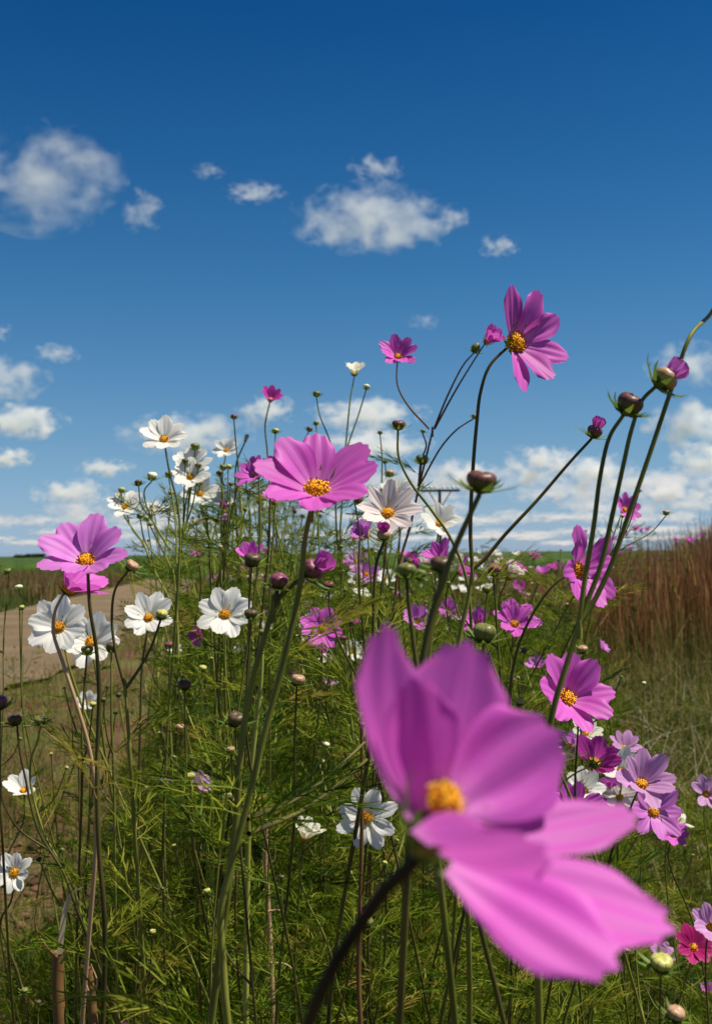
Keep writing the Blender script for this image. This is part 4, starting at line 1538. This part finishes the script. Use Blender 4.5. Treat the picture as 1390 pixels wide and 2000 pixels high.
for i, (x, y, w, c, lab, D) in enumerate([
        (170, 1278, 24, 'green', 'green bud standing in front of the lower left white flower', 1.0), (218, 1272, 24, 'dark', 'dark bud touching the right petal tip of the lower left white flower', 1.05),
        (33, 1412, 31, 'dark', 'dark bud with wide bracts at the left edge, left of a green one', .95), (80, 1414, 24, 'green', 'green bud with curved bracts beside the dark bud at the left edge', 1.0),
        (0, 1384, 34, 'purple', 'purple black bud cut by the left edge of the frame', .8), (38, 1152, 16, 'cream', 'cream bud on a thin stem at far left before the green strip', 1.5),
        (17, 1120, 15, 'green', 'small flat green bud at far left, above the cream bud', 1.5), (44, 1190, 11, 'yellow', 'tiny yellow bud right under the cream bud at far left', 1.5),
        (361, 1345, 27, 'brown', 'shiny brown bud low in the middle left thicket', 1.1), (460, 1415, 35, 'dark', 'dark fat bud in front of the pale stems, left of the centre', .85),
        (580, 1338, 28, 'gold', 'reddish green bud with two bracts on a dark stem, centre', 1.0), (490, 1207, 27, 'dark', 'dark bud at the right petal of the wide petalled white flower', .9),
        (642, 1150, 22, 'brown', 'small flat brown bud with one long bract, above the middle pink flower', 1.1), (963, 1122, 28, 'purple', 'purple bud left of the closing white flower at right', 1.15),
        (1138, 1273, 21, 'gold', 'pinkish bud above the pink flower beside the thick stem', 1.4), (1130, 1393, 27, 'green', 'green bud with upright bracts in front of the right pink flower', 1.0),
        (717, 1808, 24, 'yellow', 'yellow green flat bud low down beside the near dark stem', 1.25), (372, 1522, 20, 'yellow', 'yellow green bud in front of the lilac flower', 1.25),
        (322, 1538, 27, 'dark', 'nearly black bud left of the lilac flower', 1.1), (154, 1488, 15, 'green', 'small green bud above the bare soil at left', 1.3),
        (1290, 1892, 44, 'yellow', 'blurred yellow green bud near the lower right corner', .55), (1316, 1990, 36, 'gold', 'blurred pinkish bud cut by the bottom edge at right', .55),
        (945, 1252, 46, 'green', 'large green bud behind the top petal of the nearest flower', .9), (636, 1458, 14, 'cream', 'uppermost of the cream buds in the green centre', 1.7),
        (628, 1490, 12, 'yellow', 'lower yellow bud in the green centre under the cream one', 1.7), (1257, 1337, 8, 'cream', 'lone white bud dot over the dry grass at right', 1.9),
        (1300, 1005, 14, 'gold', 'spent golden head on a long slanting stem above the brown grass', 1.4), (1247, 961, 9, 'purple', 'tiny purple bud right of the curved stem at the skyline', 1.6),
        (950, 1157, 18, 'green', 'pale green empty seed head below the closing white flower', 1.4), (415, 1410, 13, 'yellow', 'yellow bud left of the dark fat bud', 1.5),
        (331, 1266, 18, 'purple', 'plum bud above the small white blossoms by the road edge', 1.6), (1022, 1275, 13, 'dark', 'small dark bud behind the blurred top petal, right side', 1.4),
        (352, 1425, 17, 'gold', 'half open pinkish bud between dark twigs, middle left', 1.3), (395, 1310, 16, 'yellow', 'hanging pale green seed head above the brown bud', 1.5)]):
    dx = RNG.uniform(-10, 10)
    kw = {}
    path = [(x, y + w * .2), (x + dx * .4, y + 50), (x + dx, y + 130), (x + dx * 1.5 + 4, y + 240)]
    if x == 33:
        path = [(33, 1420), (38, 1460), (48, 1510), (75, 1620), (125, 1705), (152, 1780)]
    if x == 80:
        path = [(80, 1422), (73, 1450), (62, 1480), (60, 1525), (88, 1630), (140, 1725), (160, 1790)]
    if x == 1300:
        path = [(1298, 1010), (1270, 1040), (1220, 1068), (1170, 1100), (1135, 1140)]
    if x == 1247:
        path = [(1246, 964), (1240, 985), (1225, 1030), (1190, 1090)]
    if x == 1290:
        path = [(1290, 1898), (1288, 1950), (1287, 2020), (1285, 2120)]
    if x == 642:
        path = [(642, 1156), (645, 1200), (665, 1260), (700, 1330), (715, 1400)]
    plant(lab, D, [bd(c, x, y, w, (RNG.uniform(-.25, .3), 1, RNG.uniform(.05, .35)), seed=i)], None, path, 'flower bud', 'cosmos_bud', RNG.choice('gdg') if w < 25 else 'd', 3.0 if w < 18 else 5.0, leaves=D > .9, lz=.5)
plant('pair of purple buds on one thick dark stem under the large pink flower', .70,
      [bd('purple', 543, 1146, 36, (.15, .9, .3), v=1, seed=2), bd('purple', 598, 1122, 46, (.75, .55, .2), tip='pink', v=0, seed=9)],
      [[(541, 1150), (539, 1165), (538, 1180)], [(588, 1130), (565, 1148), (545, 1168), (534, 1190)]],
      [(534, 1186), (512, 1260), (488, 1350), (470, 1480), (462, 1600), (450, 1700)], 'flower bud', 'cosmos_bud', 'd', 12, msc='g', leaves=False)
plant('pair of soft green buds side by side, blurred, above the nearest flower', .55, [bd('green', 794, 1128, 38, (0, 1, .1), seed=1), bd('green', 818, 1130, 28, (.2, 1, -.2), seed=2, D=.57)], None,
      [(797, 1132), (798, 1180), (808, 1260), (820, 1340)], 'flower bud', 'cosmos_bud', 'd', 10, leaves=False)
plant('soft green bud on a thick blurred stem right of the pair of green buds', .52, [bd('dark', 860, 1115, 42, (0, 1, .2), seed=3)], None,
      [(862, 1120), (860, 1160), (845, 1210), (835, 1290), (830, 1400)], 'flower bud', 'cosmos_bud', 'g', 13, leaves=False)
plant('yellow stems paired upright, pale and bare, in the centre left', 1.05, [bd('green', 513, 1240, 16, (0, 1, .1), seed=3)], [[(560, 1240), (540, 1330), (520, 1420), (500, 1520)]],
      [(513, 1246), (510, 1330), (500, 1420), (490, 1520), (486, 1600)], 'flower bud', 'cosmos_bud', 'l', 9, leaves=False)
plant('pink bloom mostly hidden by a dark bud, left of the purple bud pair', 1.1, [fl('pink', 488, 1092, 36, (-.1, .7, .5), 40, seed=60), bd('dark', 492, 1105, 34, (.1, 1, .2), D=1.0)],
      [[(488, 1098), (487, 1140)], [(491, 1112), (487, 1160)]], [(487, 1165), (486, 1240), (484, 1330)], 'flower', sc='d', sw=5)
# --- middle
plant('mid pink flower facing the camera in the centre, another pink one under it', 1.3, [fl('pink', 629, 1229, 45, (-.02, .28, .95), 14, seed=61, W=.27)], None, [(630, 1240), (628, 1330)], 'flower', sc='d', sw=4)
plant('pink flower tucked under the mid pink flower that faces the camera', 1.85, [fl('pink', 630, 1256, 34, (.0, .6, .8), 14, seed=62)], None, [(630, 1264), (622, 1350)], 'flower', sc='g', sw=4)
SM = [  # colour, x, y, s, axis, cup, depth, label
    ('white', 172, 1372, 23, (.0, .4, .9), 18, 2.6, 'small white flower low at left in front of the verge'),
    ('white', 340, 1272, 18, (.1, .6, .8), 30, 2.9, 'tiny white blossom beside the plum bud by the road edge'),
    ('hot', 392, 1243, 28, (-.75, .1, .6), 20, 1.7, 'deep pink flower seen edge on, left of the withered blooms'),
    ('pink', 385, 1076, 18, (.05, .3, .95), 18, 3.2, 'tiny pink flower where the dirt road vanishes'),
    ('white', 47, 1547, 45, (.0, .68, .7), 34, 1.35, 'ragged white flower at the left edge above the soil'),
    ('white', 30, 1706, 42, (.0, .30, .95), 10, 1.1, 'small white flower with a big yellow centre low at the left edge'),
    ('lilac', 381, 1537, 34, (.6, .45, .6), 36, 1.45, 'lilac flower half hidden by a yellow bud, left of the thick stem'),
    ('white', 716, 1597, 61, (.0, .18, .98), 8, 1.01, 'bright white flower crossed by a red brown stem, left of the nearest flower'),
    ('cream', 594, 1640, 46, (.25, .85, .15), 40, 1.15, 'half closed cream flower on a curved stem, lower middle'),
    ('light', 714, 1122, 30, (.1, .3, .9), 18, 2.3, 'light pink flower in the pink and white huddle, centre'),
    ('lilac', 696, 1098, 28, (-.1, .4, .9), 26, 2.5, 'lilac flower uppermost in the pink and white huddle, centre'),
    ('white', 704, 1126, 26, (-.3, .3, .9), 20, 2.7, 'white flower at the back of the pink and white huddle, centre'),
    ('blush', 705, 1043, 14, (.2, .9, .2), 62, 2.2, 'blush bud like bloom above the pink and white huddle'),
    ('white', 752, 1131, 22, (.1, .5, .8), 24, 3.0, 'small white flower right of the pink and white huddle'),
    ('cream', 706, 1172, 30, (.15, .85, .2), 32, 2.0, 'cream white flower seen from the side in the centre'),
    ('hot', 797, 1096, 26, (.3, -.1, -.6), 30, 2.4, 'deep pink flower turned away, right of the huddle'),
    ('pink', 866, 1098, 48, (-.45, .75, .2), 44, 1.5, 'pink flower seen from behind above the blurred green bud'),
    ('pink', 895, 1118, 38, (.75, .45, .1), 30, 1.6, 'pink flower facing right behind the thick stem joint'),
    ('light', 814, 1216, 36, (.0, .5, .85), 34, 1.7, 'pale pink flower peeping over the nearest flower'),
    ('pink', 876, 1192, 24, (-.2, .4, .9), 22, 2.6, 'small pink flower above the top petal of the nearest flower'),
    ('white', 684, 1274, 30, (.4, .4, .8), 28, 2.1, 'white flower behind the thin brown stem, centre'),
    ('white', 643, 1290, 24, (-.3, .5, .7), 40, 2.4, 'white flower with a bud before it, low centre'),
    ('lilac', 638, 1340, 24, (.2, .9, .1), 25, 2.3, 'frayed lilac flower seen from the side, low centre'),
    ('hot', 578, 1304, 20, (-.2, .2, .9), 30, 2.6, 'small purple pink flower in shade beside a green seed head'),
    ('white', 596, 1243, 18, (-.2, .3, .9), 30, 2.6, 'small white flower left of the mid pink flower'),
    ('pink', 1003, 1222, 53, (.05, .58, .8), 26, 1.4, 'pink flower crossed by a dark stem, right of centre'),
    ('pink', 936, 1220, 38, (-.5, .6, .5), 34, 1.55, 'pink flower left of the one crossed by a dark stem'),
    ('blush', 992, 1128, 40, (.6, .75, .1), 50, 1.5, 'closing blush white flower seen from the side at right'),
    ('blush', 948, 1092, 22, (.4, .85, .0), 58, 2.2, 'small closing white flower behind the thick stem joint'),
    ('pink', 1124, 1114, 90, (.55, .16, .80), 30, .92, 'large pink flower behind the three upright stems at right'),
    ('pink', 1104, 1366, 96, (.40, .42, .80), 28, .86, 'large pink flower right of the thick stem, beside a green bud'),
    ('light', 1050, 1303, 26, (-.4, .6, .6), 36, 2.0, 'small light pink flower left of the large right pink flower'),
    ('pink', 1217, 997, 36, (.40, .28, .86), 26, 2.1, 'pink flower at the skyline behind the curved stem, right'),
    ('hot', 1158, 1492, 58, (.45, .30, -.75), 34, 1.25, 'deep pink flower turned away in the right hand cluster'),
    ('white', 1212, 1508, 48, (-.1, .5, .85), 28, 1.4, 'tall white flower in the right hand cluster between pinks'),
    ('lilac', 1250, 1534, 72, (.15, .5, .8), 32, 1.08, 'large lilac pink flower with a dark centre, in the right hand cluster'),
    ('white', 1138, 1545, 45, (.05, .42, .9), 24, 1.35, 'white flower at the left of the right hand cluster'),
    ('pink', 1118, 1590, 64, (.0, .55, .82), 34, 1.15, 'pink flower just above the blurred narrow petal'),
    ('light', 1272, 1586, 62, (.28, .22, .92), 16, 1.16, 'light pink flower facing the camera, lowest in the cluster'),
    ('pink', 1312, 1632, 34, (.1, .75, .6), 18, 1.5, 'pink flower peeping out under the light pink one'),
    ('cream', 1322, 1608, 30, (.6, .5, .1), 30, 1.6, 'cream petalled flower behind the right hand cluster'),
    ('blush', 1208, 1556, 40, (-.1, .1, .9), 24, 1.5, 'pale blush flower low inside the right hand cluster'),
    ('pink', 1190, 1545, 36, (-.2, .1, .9), 22, 1.55, 'small pink flower at the heart of the right hand cluster'),
    ('lilac', 1218, 1462, 36, (.1, .8, .55), 30, 1.7, 'pale lilac flower on top of the right hand cluster'),
    ('cream', 1142, 1434, 36, (.2, .55, .75), 26, 1.5, 'cream flower above the deep pink one turned away'),
    ('light', 1112, 1458, 36, (-.3, .2, .8), 30, 1.6, 'light pink petals behind the blurred upper right petal'),
    ('lilac', 1378, 1552, 40, (-.1, .3, .9), 34, 1.5, 'lilac flower at the right edge beside the cluster'),
    ('lilac', 1386, 1812, 52, (.0, .45, .88), 34, 1.2, 'pale lilac flower cut by the right edge, low down'),
    ('magenta', 1352, 1852, 46, (.1, .72, .68), 22, 1.25, 'dark magenta flower low at the right edge'),
    ('lilac', 1290, 1866, 28, (.0, .6, .8), 26, 1.9, 'small lilac flower behind the blurred yellow bud'),
    ('light', 1384, 1938, 22, (-.4, .7, .4), 52, 1.9, 'tiny half closed light pink flower near the lower right corner'),
    ('lilac', 898, 1758, 26, (.3, .7, .5), 28, 2.4, 'small lilac flower under the big blurred petals'),
    ('light', 910, 1846, 18, (-.2, .7, .5), 34, 2.8, 'tiny pink flower low under the blurred lower petals'),
    ('hot', 1012, 1145, 14, (.1, .4, .9), 24, 4.5, 'tiny crimson pink flower at the edge of the brown grass'),
    ('light', 1173, 1266, 18, (.6, .5, .3), 30, 2.6, 'single light pink petalled flower over the dry grass at right'),
]
for i, (c, x, y, s, a, cup, D, lab) in enumerate(SM):
    path = None
    if x == 594:
        path = [(587, 1650), (583, 1690), (600, 1760), (630, 1820), (645, 1860), (660, 1930)]
    elif x == 1124:
        path = [(1106, 1122), (1078, 1145), (1045, 1190), (1018, 1245), (1000, 1310), (990, 1400)]
    elif x == 30:
        path = [(28, 1722), (22, 1760), (2, 1800), (20, 1860), (35, 1900)]
    elif x == 47:
        path = [(50, 1560), (47, 1600), (20, 1660), (-10, 1720)]
    elif x == 1158:
        path = [(1148, 1500), (1120, 1512), (1090, 1540), (1075, 1600)]
    elif x == 1250:
        path = [(1244, 1545), (1225, 1590), (1195, 1660), (1180, 1720)]
    elif x == 1272:
        path = [(1264, 1602), (1235, 1650), (1205, 1700), (1190, 1760)]
    elif x == 1012:
        path = [(1012, 1148), (1012, 1180)]
    plant(lab, D, [fl(c, x, y, s, a, cup, seed=100 + i, ds=1.25 if x == 30 else 1, W=.235 if i % 3 else .265)], None, path, 'flower', 'cosmos_flower', 'd' if i % 2 else 'g', max(3, min(8, 5.5 / D)), leaves=1.0 < D < 2.4, lz=.45)
plant('straight red brown stem crossing the bright white flower, with two small side twigs', 1.0, [bd('brown', 707, 1420, 15, (0, 1, .1))], [[(672, 1470), (685, 1500), (704, 1525)]],
      [(706, 1425), (707, 1525), (706, 1650), (702, 1800), (700, 1900), (704, 2010)], 'flower bud', 'cosmos_bud', 'r', 8, msc='r', leaves=False)

# --- the nearest flower: eight petals placed one by one
NEAR = .205


def near_petal(root, base, tip, nrm, W, bow=.06, kc=.3, seed=0, notch=1.0):
    rng = random.Random(seed)
    nu, nv = 26, 25
    B, T = P(*base), P(*tip)
    d = T - B
    L = d.length
    d.normalize()
    n = CV(nrm)
    side = d.cross(n).normalized()
    n = side.cross(d).normalized()
    U, Vv = np.meshgrid(np.linspace(0, 1, nu), np.linspace(-1, 1, nv), indexing='ij')
    uc = .66
    w = np.where(U < uc, .20 + .80 * np.sin(np.pi / 2 * np.minimum(U / uc, 1)) ** 1.1, 1 - .36 * ((U - uc) / (1 - uc)) ** 2)
    teeth = .5 + .5 * np.cos(3 * np.pi * Vv + rng.uniform(-.4, .4))
    al = U * (1 - .16 * np.abs(Vv) ** 2.6 * U ** 3 - .045 * notch * (1 - teeth) * U ** 6)
    wr = W * D0(base, tip) / F
    x = w * wr * Vv
    lift = -bow * L * np.sin(np.pi * al) + kc * wr * np.abs(Vv) ** 2 * w * np.sin(np.pi * np.minimum(U * 1.1, 1)) ** .7
    lift = lift + .035 * wr * np.cos(Vv * np.pi * 2.6 + rng.uniform(-.6, .6)) * np.sin(np.pi * np.clip(U * .9, 0, 1)) + .12 * wr * rng.uniform(-1, 1) * np.sin(Vv * 2.4 + rng.uniform(0, 6)) * U ** 3
    o = np.array(B - root.location)
    V = o + np.array(d) * (al * L)[..., None] + np.array(side) * x[..., None] + np.array(n) * lift[..., None]
    i, k = np.meshgrid(np.arange(nu - 1), np.arange(nv - 1), indexing='ij')
    q = i * nv + k
    Q = np.stack([q, q + nv, q + nv + 1, q + 1], -1).reshape(-1, 4)
    uv = np.stack([U, Vv * .5 + .5 + seed * 1.3], -1).reshape(-1, 2)
    return mk('petal', V.reshape(-1, 3), Q, None, [PET['pink']], uv=uv)


def D0(a, b):
    return (a[2] + b[2]) / 2


def nearest_flower():
    sp = [P(820, 1668, NEAR), P(800, 1692, NEAR), P(752, 1738, .207), P(700, 1812, .21), P(650, 1890, .212), P(606, 1990, .214), P(560, 2140, .215)]
    e = sp[-1]
    for f in (.06, .3, .65, 1.0):
        sp.append(Vector((e.x - .05 * f ** .5, e.y + .06 * f, e.z * (1 - f))))
    root = empty('cosmos_flower', sp[-1])
    tag(root, 'huge blurred pink flower nearest the camera, lower right, on a dark slanting stem', 'flower')
    c = catmull(sp, 10)
    V, Q = tube(c - np.array(root.location), .0014, 10)
    mk('stem', V, Q, None, [noisy_mat('stem_shaded', (.016, .012, .006), (.045, .035, .012), 40, .6, .15)], parent=root)  # the shade on this stem is put into its darker colour
    h = empty('flower_head', P(828, 1640, NEAR) - root.location, root)

    class R:
        location = P(828, 1640, NEAR)
    pets = [
        ((822, 1615, .209), (748, 1214, .205), (.80, .12, .55), 104, .10, .30),
        ((836, 1600, .210), (806, 1325, .203), (.35, .05, .95), 82, .05, .35),
        ((850, 1590, .212), (915, 1250, .222), (.05, -.10, 1), 106, .06, .22),
        ((868, 1582, .211), (1090, 1428, .219), (-.25, -.05, 1), 116, .04, .18),
        ((890, 1650, .209), (1250, 1588, .219), (-.05, .80, .60), 66, .03, .12),
        ((812, 1636, .203), (1066, 1650, .176), (.15, .52, -.82), 112, .10, .30),
        ((880, 1690, .205), (1320, 1812, .196), (.06, .88, .46), 112, .02, .10),
        ((876, 1694, .203), (1208, 1898, .184), (-.10, .72, .64), 96, -.02, .10),
    ]
    for i, (b, t, n, w, bow, kc) in enumerate(pets):
        o = near_petal(R, b, t, n, w, bow, kc, 200 + i)
        o.parent = h
    ax = CV((.66, .50, .30))
    s = 350 * NEAR / F
    d = place_data('disc', DISC[1], h, P(862, 1566, .208) - R.location, axis_q(CV((.45, .62, .62)), 1.0), .0195)
    place_data('calyx', CALF[2], h, ax * .001, axis_q(ax, .4), s)
    return root


nearest_flower()
# the tip of one more near bloom rising over the bottom edge
plant('blurred pink petal tips rising over the bottom edge of the frame at left', .36, [fl('pink', 235, 2058, 62, (0, .75, .6), 50, seed=77)], None,
      [(235, 2080), (235, 2200)], 'flower', 'cosmos_flower', 'd', 10, leaves=False)

# --- broken and dry stalks
def stalk(name, label, D, pts, w, mats, tw, strip=None):
    p = [P(*q, D) for q in pts]
    e = p[-1]
    p.append(Vector((e.x, e.y + .02, 0)))
    root = empty(name, p[-1])
    tag(root, label, 'plant stalk')
    c = catmull(p, 10) - np.array(root.location)
    V, Q = tube(c, w * D / F / 2 * (.95 + .25 * np.linspace(0, 1, len(c))), 10)
    n = len(V)
    V = np.vstack([V, c[:1] + np.array([[0, 0, -.002]])])
    mk('stem', V, Q, [(k, (k + 1) % 10, n) for k in range(10)], [mats], parent=root)
    for s in tw:
        cc = catmull([P(*q, D - .01) for q in s[1]], 8) - np.array(root.location)
        V, Q = tube(cc, s[0] * D / F / 2 * (1 - .75 * np.linspace(0, 1, len(cc))), 7)
        mk('side_shoot', V, Q, None, [STEM[s[2]]], parent=root)
    if strip:
        cc = catmull([P(*q, D - .015) for q in strip], 8) - np.array(root.location)
        wd = np.array(RX) * .5 + np.array(FX) * .2
        V, Q, R = ribbons(cc[None], unit(wd)[None], (.0026 * np.linspace(1, .8, len(cc)))[None], np.array([.5]))
        mk('peeled_strip', V, Q, None, [leaf_mat('dry_bark', [(.48, .38, .24), (.60, .50, .34)], .25)], rnd=R, parent=root)


stalk('broken_stalk', 'thick reddish broken stalk with a pale peeled strip, bottom left', .98, [(116, 1858), (113, 1920), (118, 2010), (120, 2100)], 23, M_RED,
      [(9, [(118, 1880), (140, 1850), (165, 1820)], 'g'), (7, [(112, 1870), (92, 1850), (72, 1815), (68, 1785)], 'r')], [(117, 1864), (122, 1815), (130, 1770), (142, 1744), (160, 1733)])
stalk('broken_stalk', 'second reddish stalk right of the peeled one, split at its tip, bottom left', .98, [(172, 1890), (178, 1940), (184, 2020), (186, 2100)], 18, M_RED,
      [(8, [(176, 1950), (165, 1905), (168, 1880)], 't'), (6, [(180, 1945), (190, 1920), (178, 1882)], 't')])
stalk('dry_stalk', 'tan dry stalk standing upright in the lower centre with curled dead leaves', 1.3, [(521, 1600), (519, 1680), (523, 1760), (530, 1900), (533, 2010)], 10, M_TAN,
      [(5, [(524, 1780), (545, 1778), (556, 1800), (548, 1830)], 't'), (4, [(528, 1880), (560, 1884), (578, 1905), (582, 1930)], 't'), (4, [(520, 1690), (535, 1680), (538, 1650)], 't')])

# --- filler plants: leafy budding stems of the stand; one of each kind built, then copied
def budding_plant(seed, ht, nb, flower=None, far=False):
    r = random.Random(seed)
    root = empty('cosmos_plant', (0, 0, 0))
    mb = MB()
    paths = []
    main = [Vector((0, 0, 0))]
    ln = Vector((r.uniform(-.12, .12), r.uniform(-.12, .12), 0))
    for k in range(1, 6):
        t = k / 5
        main.append(Vector((ln.x * t * ht + r.uniform(-.012, .012), ln.y * t * ht + r.uniform(-.012, .012), ht * t)))
    c = catmull(main, 8)
    tips = [(c[-1], c[-1] - c[-3])]
    V, Q = tube(c, np.linspace(.0042, .0011, len(c)) * (1.3 if far else 1), 6)
    mb.add(V, Q, None, 0)
    paths.append(c)
    for b in range(nb):
        t = r.uniform(.42, .93)
        q = Vector(c[int(t * (len(c) - 1))])
        a = r.uniform(0, 6.28)
        l = (1 - t) * ht * r.uniform(.55, .95) + .05
        d = Vector((math.cos(a), math.sin(a), 0))
        pp = [q, q + d * l * .22 + Vector((0, 0, l * .35)), q + d * l * .34 + Vector((0, 0, l * .72)), q + d * l * .40 + Vector((0, 0, l))]
        cc = catmull(pp, 6)
        V, Q = tube(cc, np.linspace(.0021, .0009, len(cc)) * (1.3 if far else 1), 5)
        mb.add(V, Q, None, 1)
        paths.append(cc)
        tips.append((cc[-1], cc[-1] - cc[-3]))
    mb.build('stem', [STEM[r.choice('ggd')], STEM[r.choice('gld')]], root)
    lv = stem_leaves(paths, .055, .07, (.04, .08), .1 * ht, seed, .62)
    mk('foliage', lv[0], lv[1], None, [M_LEAF], rnd=lv[2], parent=root)
    for k, (p, d) in enumerate(tips):
        if flower and k < flower[1]:
            col = flower[0][k % len(flower[0])]
            flower_head(root, Vector(p), Vector((r.uniform(-.4, .4), r.uniform(-.7, .1), .8)).normalized(), .034, col, r.uniform(18, 40), -12, seed + k, split=False, res=7)
        else:
            bud(root, p, Vector(d).normalized(), r.uniform(.005, .0095), r.choice(['green', 'green', 'yellow', 'dark', 'gold', 'purple']), seed + k, cal=not far)
    return root


def copy_thing(o, parent=None):
    c = o.copy()
    COL.objects.link(c)
    c.parent = parent
    for ch in o.children:
        copy_thing(ch, c)
    return c


PROTO = [budding_plant(300 + i, 1.0, 5 + i % 4) for i in range(7)]
used = [False] * 7
spots = []
for i in range(34):                        # the green mass left of the large flower and across the middle
    D = 1.7 + 3.4 * RNG.random() ** 1.3
    if i < 13:
        x = RNG.gauss(510, 60)
        yt = RNG.uniform(935, 1060) - (40 if 440 < x < 560 else 0) + abs(x - 510) * .25
    elif i < 15:
        x = RNG.uniform(290, 400)
        yt = RNG.uniform(1040, 1260)
    elif i < 19:
        x = RNG.uniform(0, 260)
        yt = RNG.uniform(1200, 1480)
    else:
        x = RNG.uniform(600, 1060)
        yt = RNG.uniform(1065, 1240)
    spots.append((x, yt, D))
for i, (x, yt, D) in enumerate(spots):
    k = i % 7
    zt = P(x, yt, D).z
    o = PROTO[k] if not used[k] else copy_thing(PROTO[k])
    used[k] = True
    b = P(x, 1000, D)
    o.location = (b.x, b.y, 0)
    o.rotation_euler = (0, 0, RNG.uniform(0, 6.28))
    s = max(.45, zt)
    o.scale = (min(1.15, s * 1.05), min(1.15, s * 1.05), s)
    tag(o, 'leafy green cosmos plant with small round buds among many alike in the stand', 'plant', 'budding cosmos plants in the stand')

# far blooms: small plants with one or two flowers each
FARP = [budding_plant(400, 1.0, 4, (['pink'], 2), True), budding_plant(401, 1.0, 4, (['white'], 3), True), budding_plant(402, 1.0, 5, (['hot', 'pink'], 3), True),
        budding_plant(403, 1.0, 4, (['light'], 2), True), budding_plant(404, 1.0, 4, (['magenta', 'hot'], 2), True)]
FLAB = ['distant cosmos plant with pink flowers in the far stand', 'distant cosmos plant with white flowers in the far stand', 'distant cosmos plant with deep pink flowers in the far stand',
        'distant cosmos plant with light pink flowers in the far stand', 'distant cosmos plant with dark magenta flowers in the far stand']
usedf = [False] * 5
fs = []
for i in range(20):
    fs.append((RNG.uniform(430, 660), RNG.uniform(1085, 1260), RNG.uniform(3.2, 6), RNG.choice([0, 0, 3, 1, 2])))
for i in range(44):
    fs.append((RNG.uniform(640, 1060), 1082 + 140 * RNG.random() ** 1.4, RNG.uniform(3.8, 14), RNG.choice([0, 1, 1, 1, 2, 3, 4])))
for i in range(16):
    fs.append((RNG.uniform(860, 975), RNG.uniform(1080, 1120), RNG.uniform(9, 16), RNG.choice([1, 1, 1, 0])))
for i in range(8):
    x = 1060 + 340 * RNG.random() ** .6
    fs.append((x, RNG.uniform(1030, 1085) - (x - 1050) * .07 + 12, RNG.uniform(8.5, 13), RNG.choice([0, 0, 2, 2, 3, 4])))
for i, (x, yt, D, k) in enumerate(fs):
    zt = P(x, yt, D).z
    o = FARP[k] if not usedf[k] else copy_thing(FARP[k])
    usedf[k] = True
    b = P(x, 1000, D)
    o.location = (b.x, b.y, 0)
    o.rotation_euler = (0, 0, RNG.uniform(-.9, .9))
    o.scale = (1.2, 1.2, zt)
    tag(o, FLAB[k], 'plant', 'distant flowering cosmos plants')
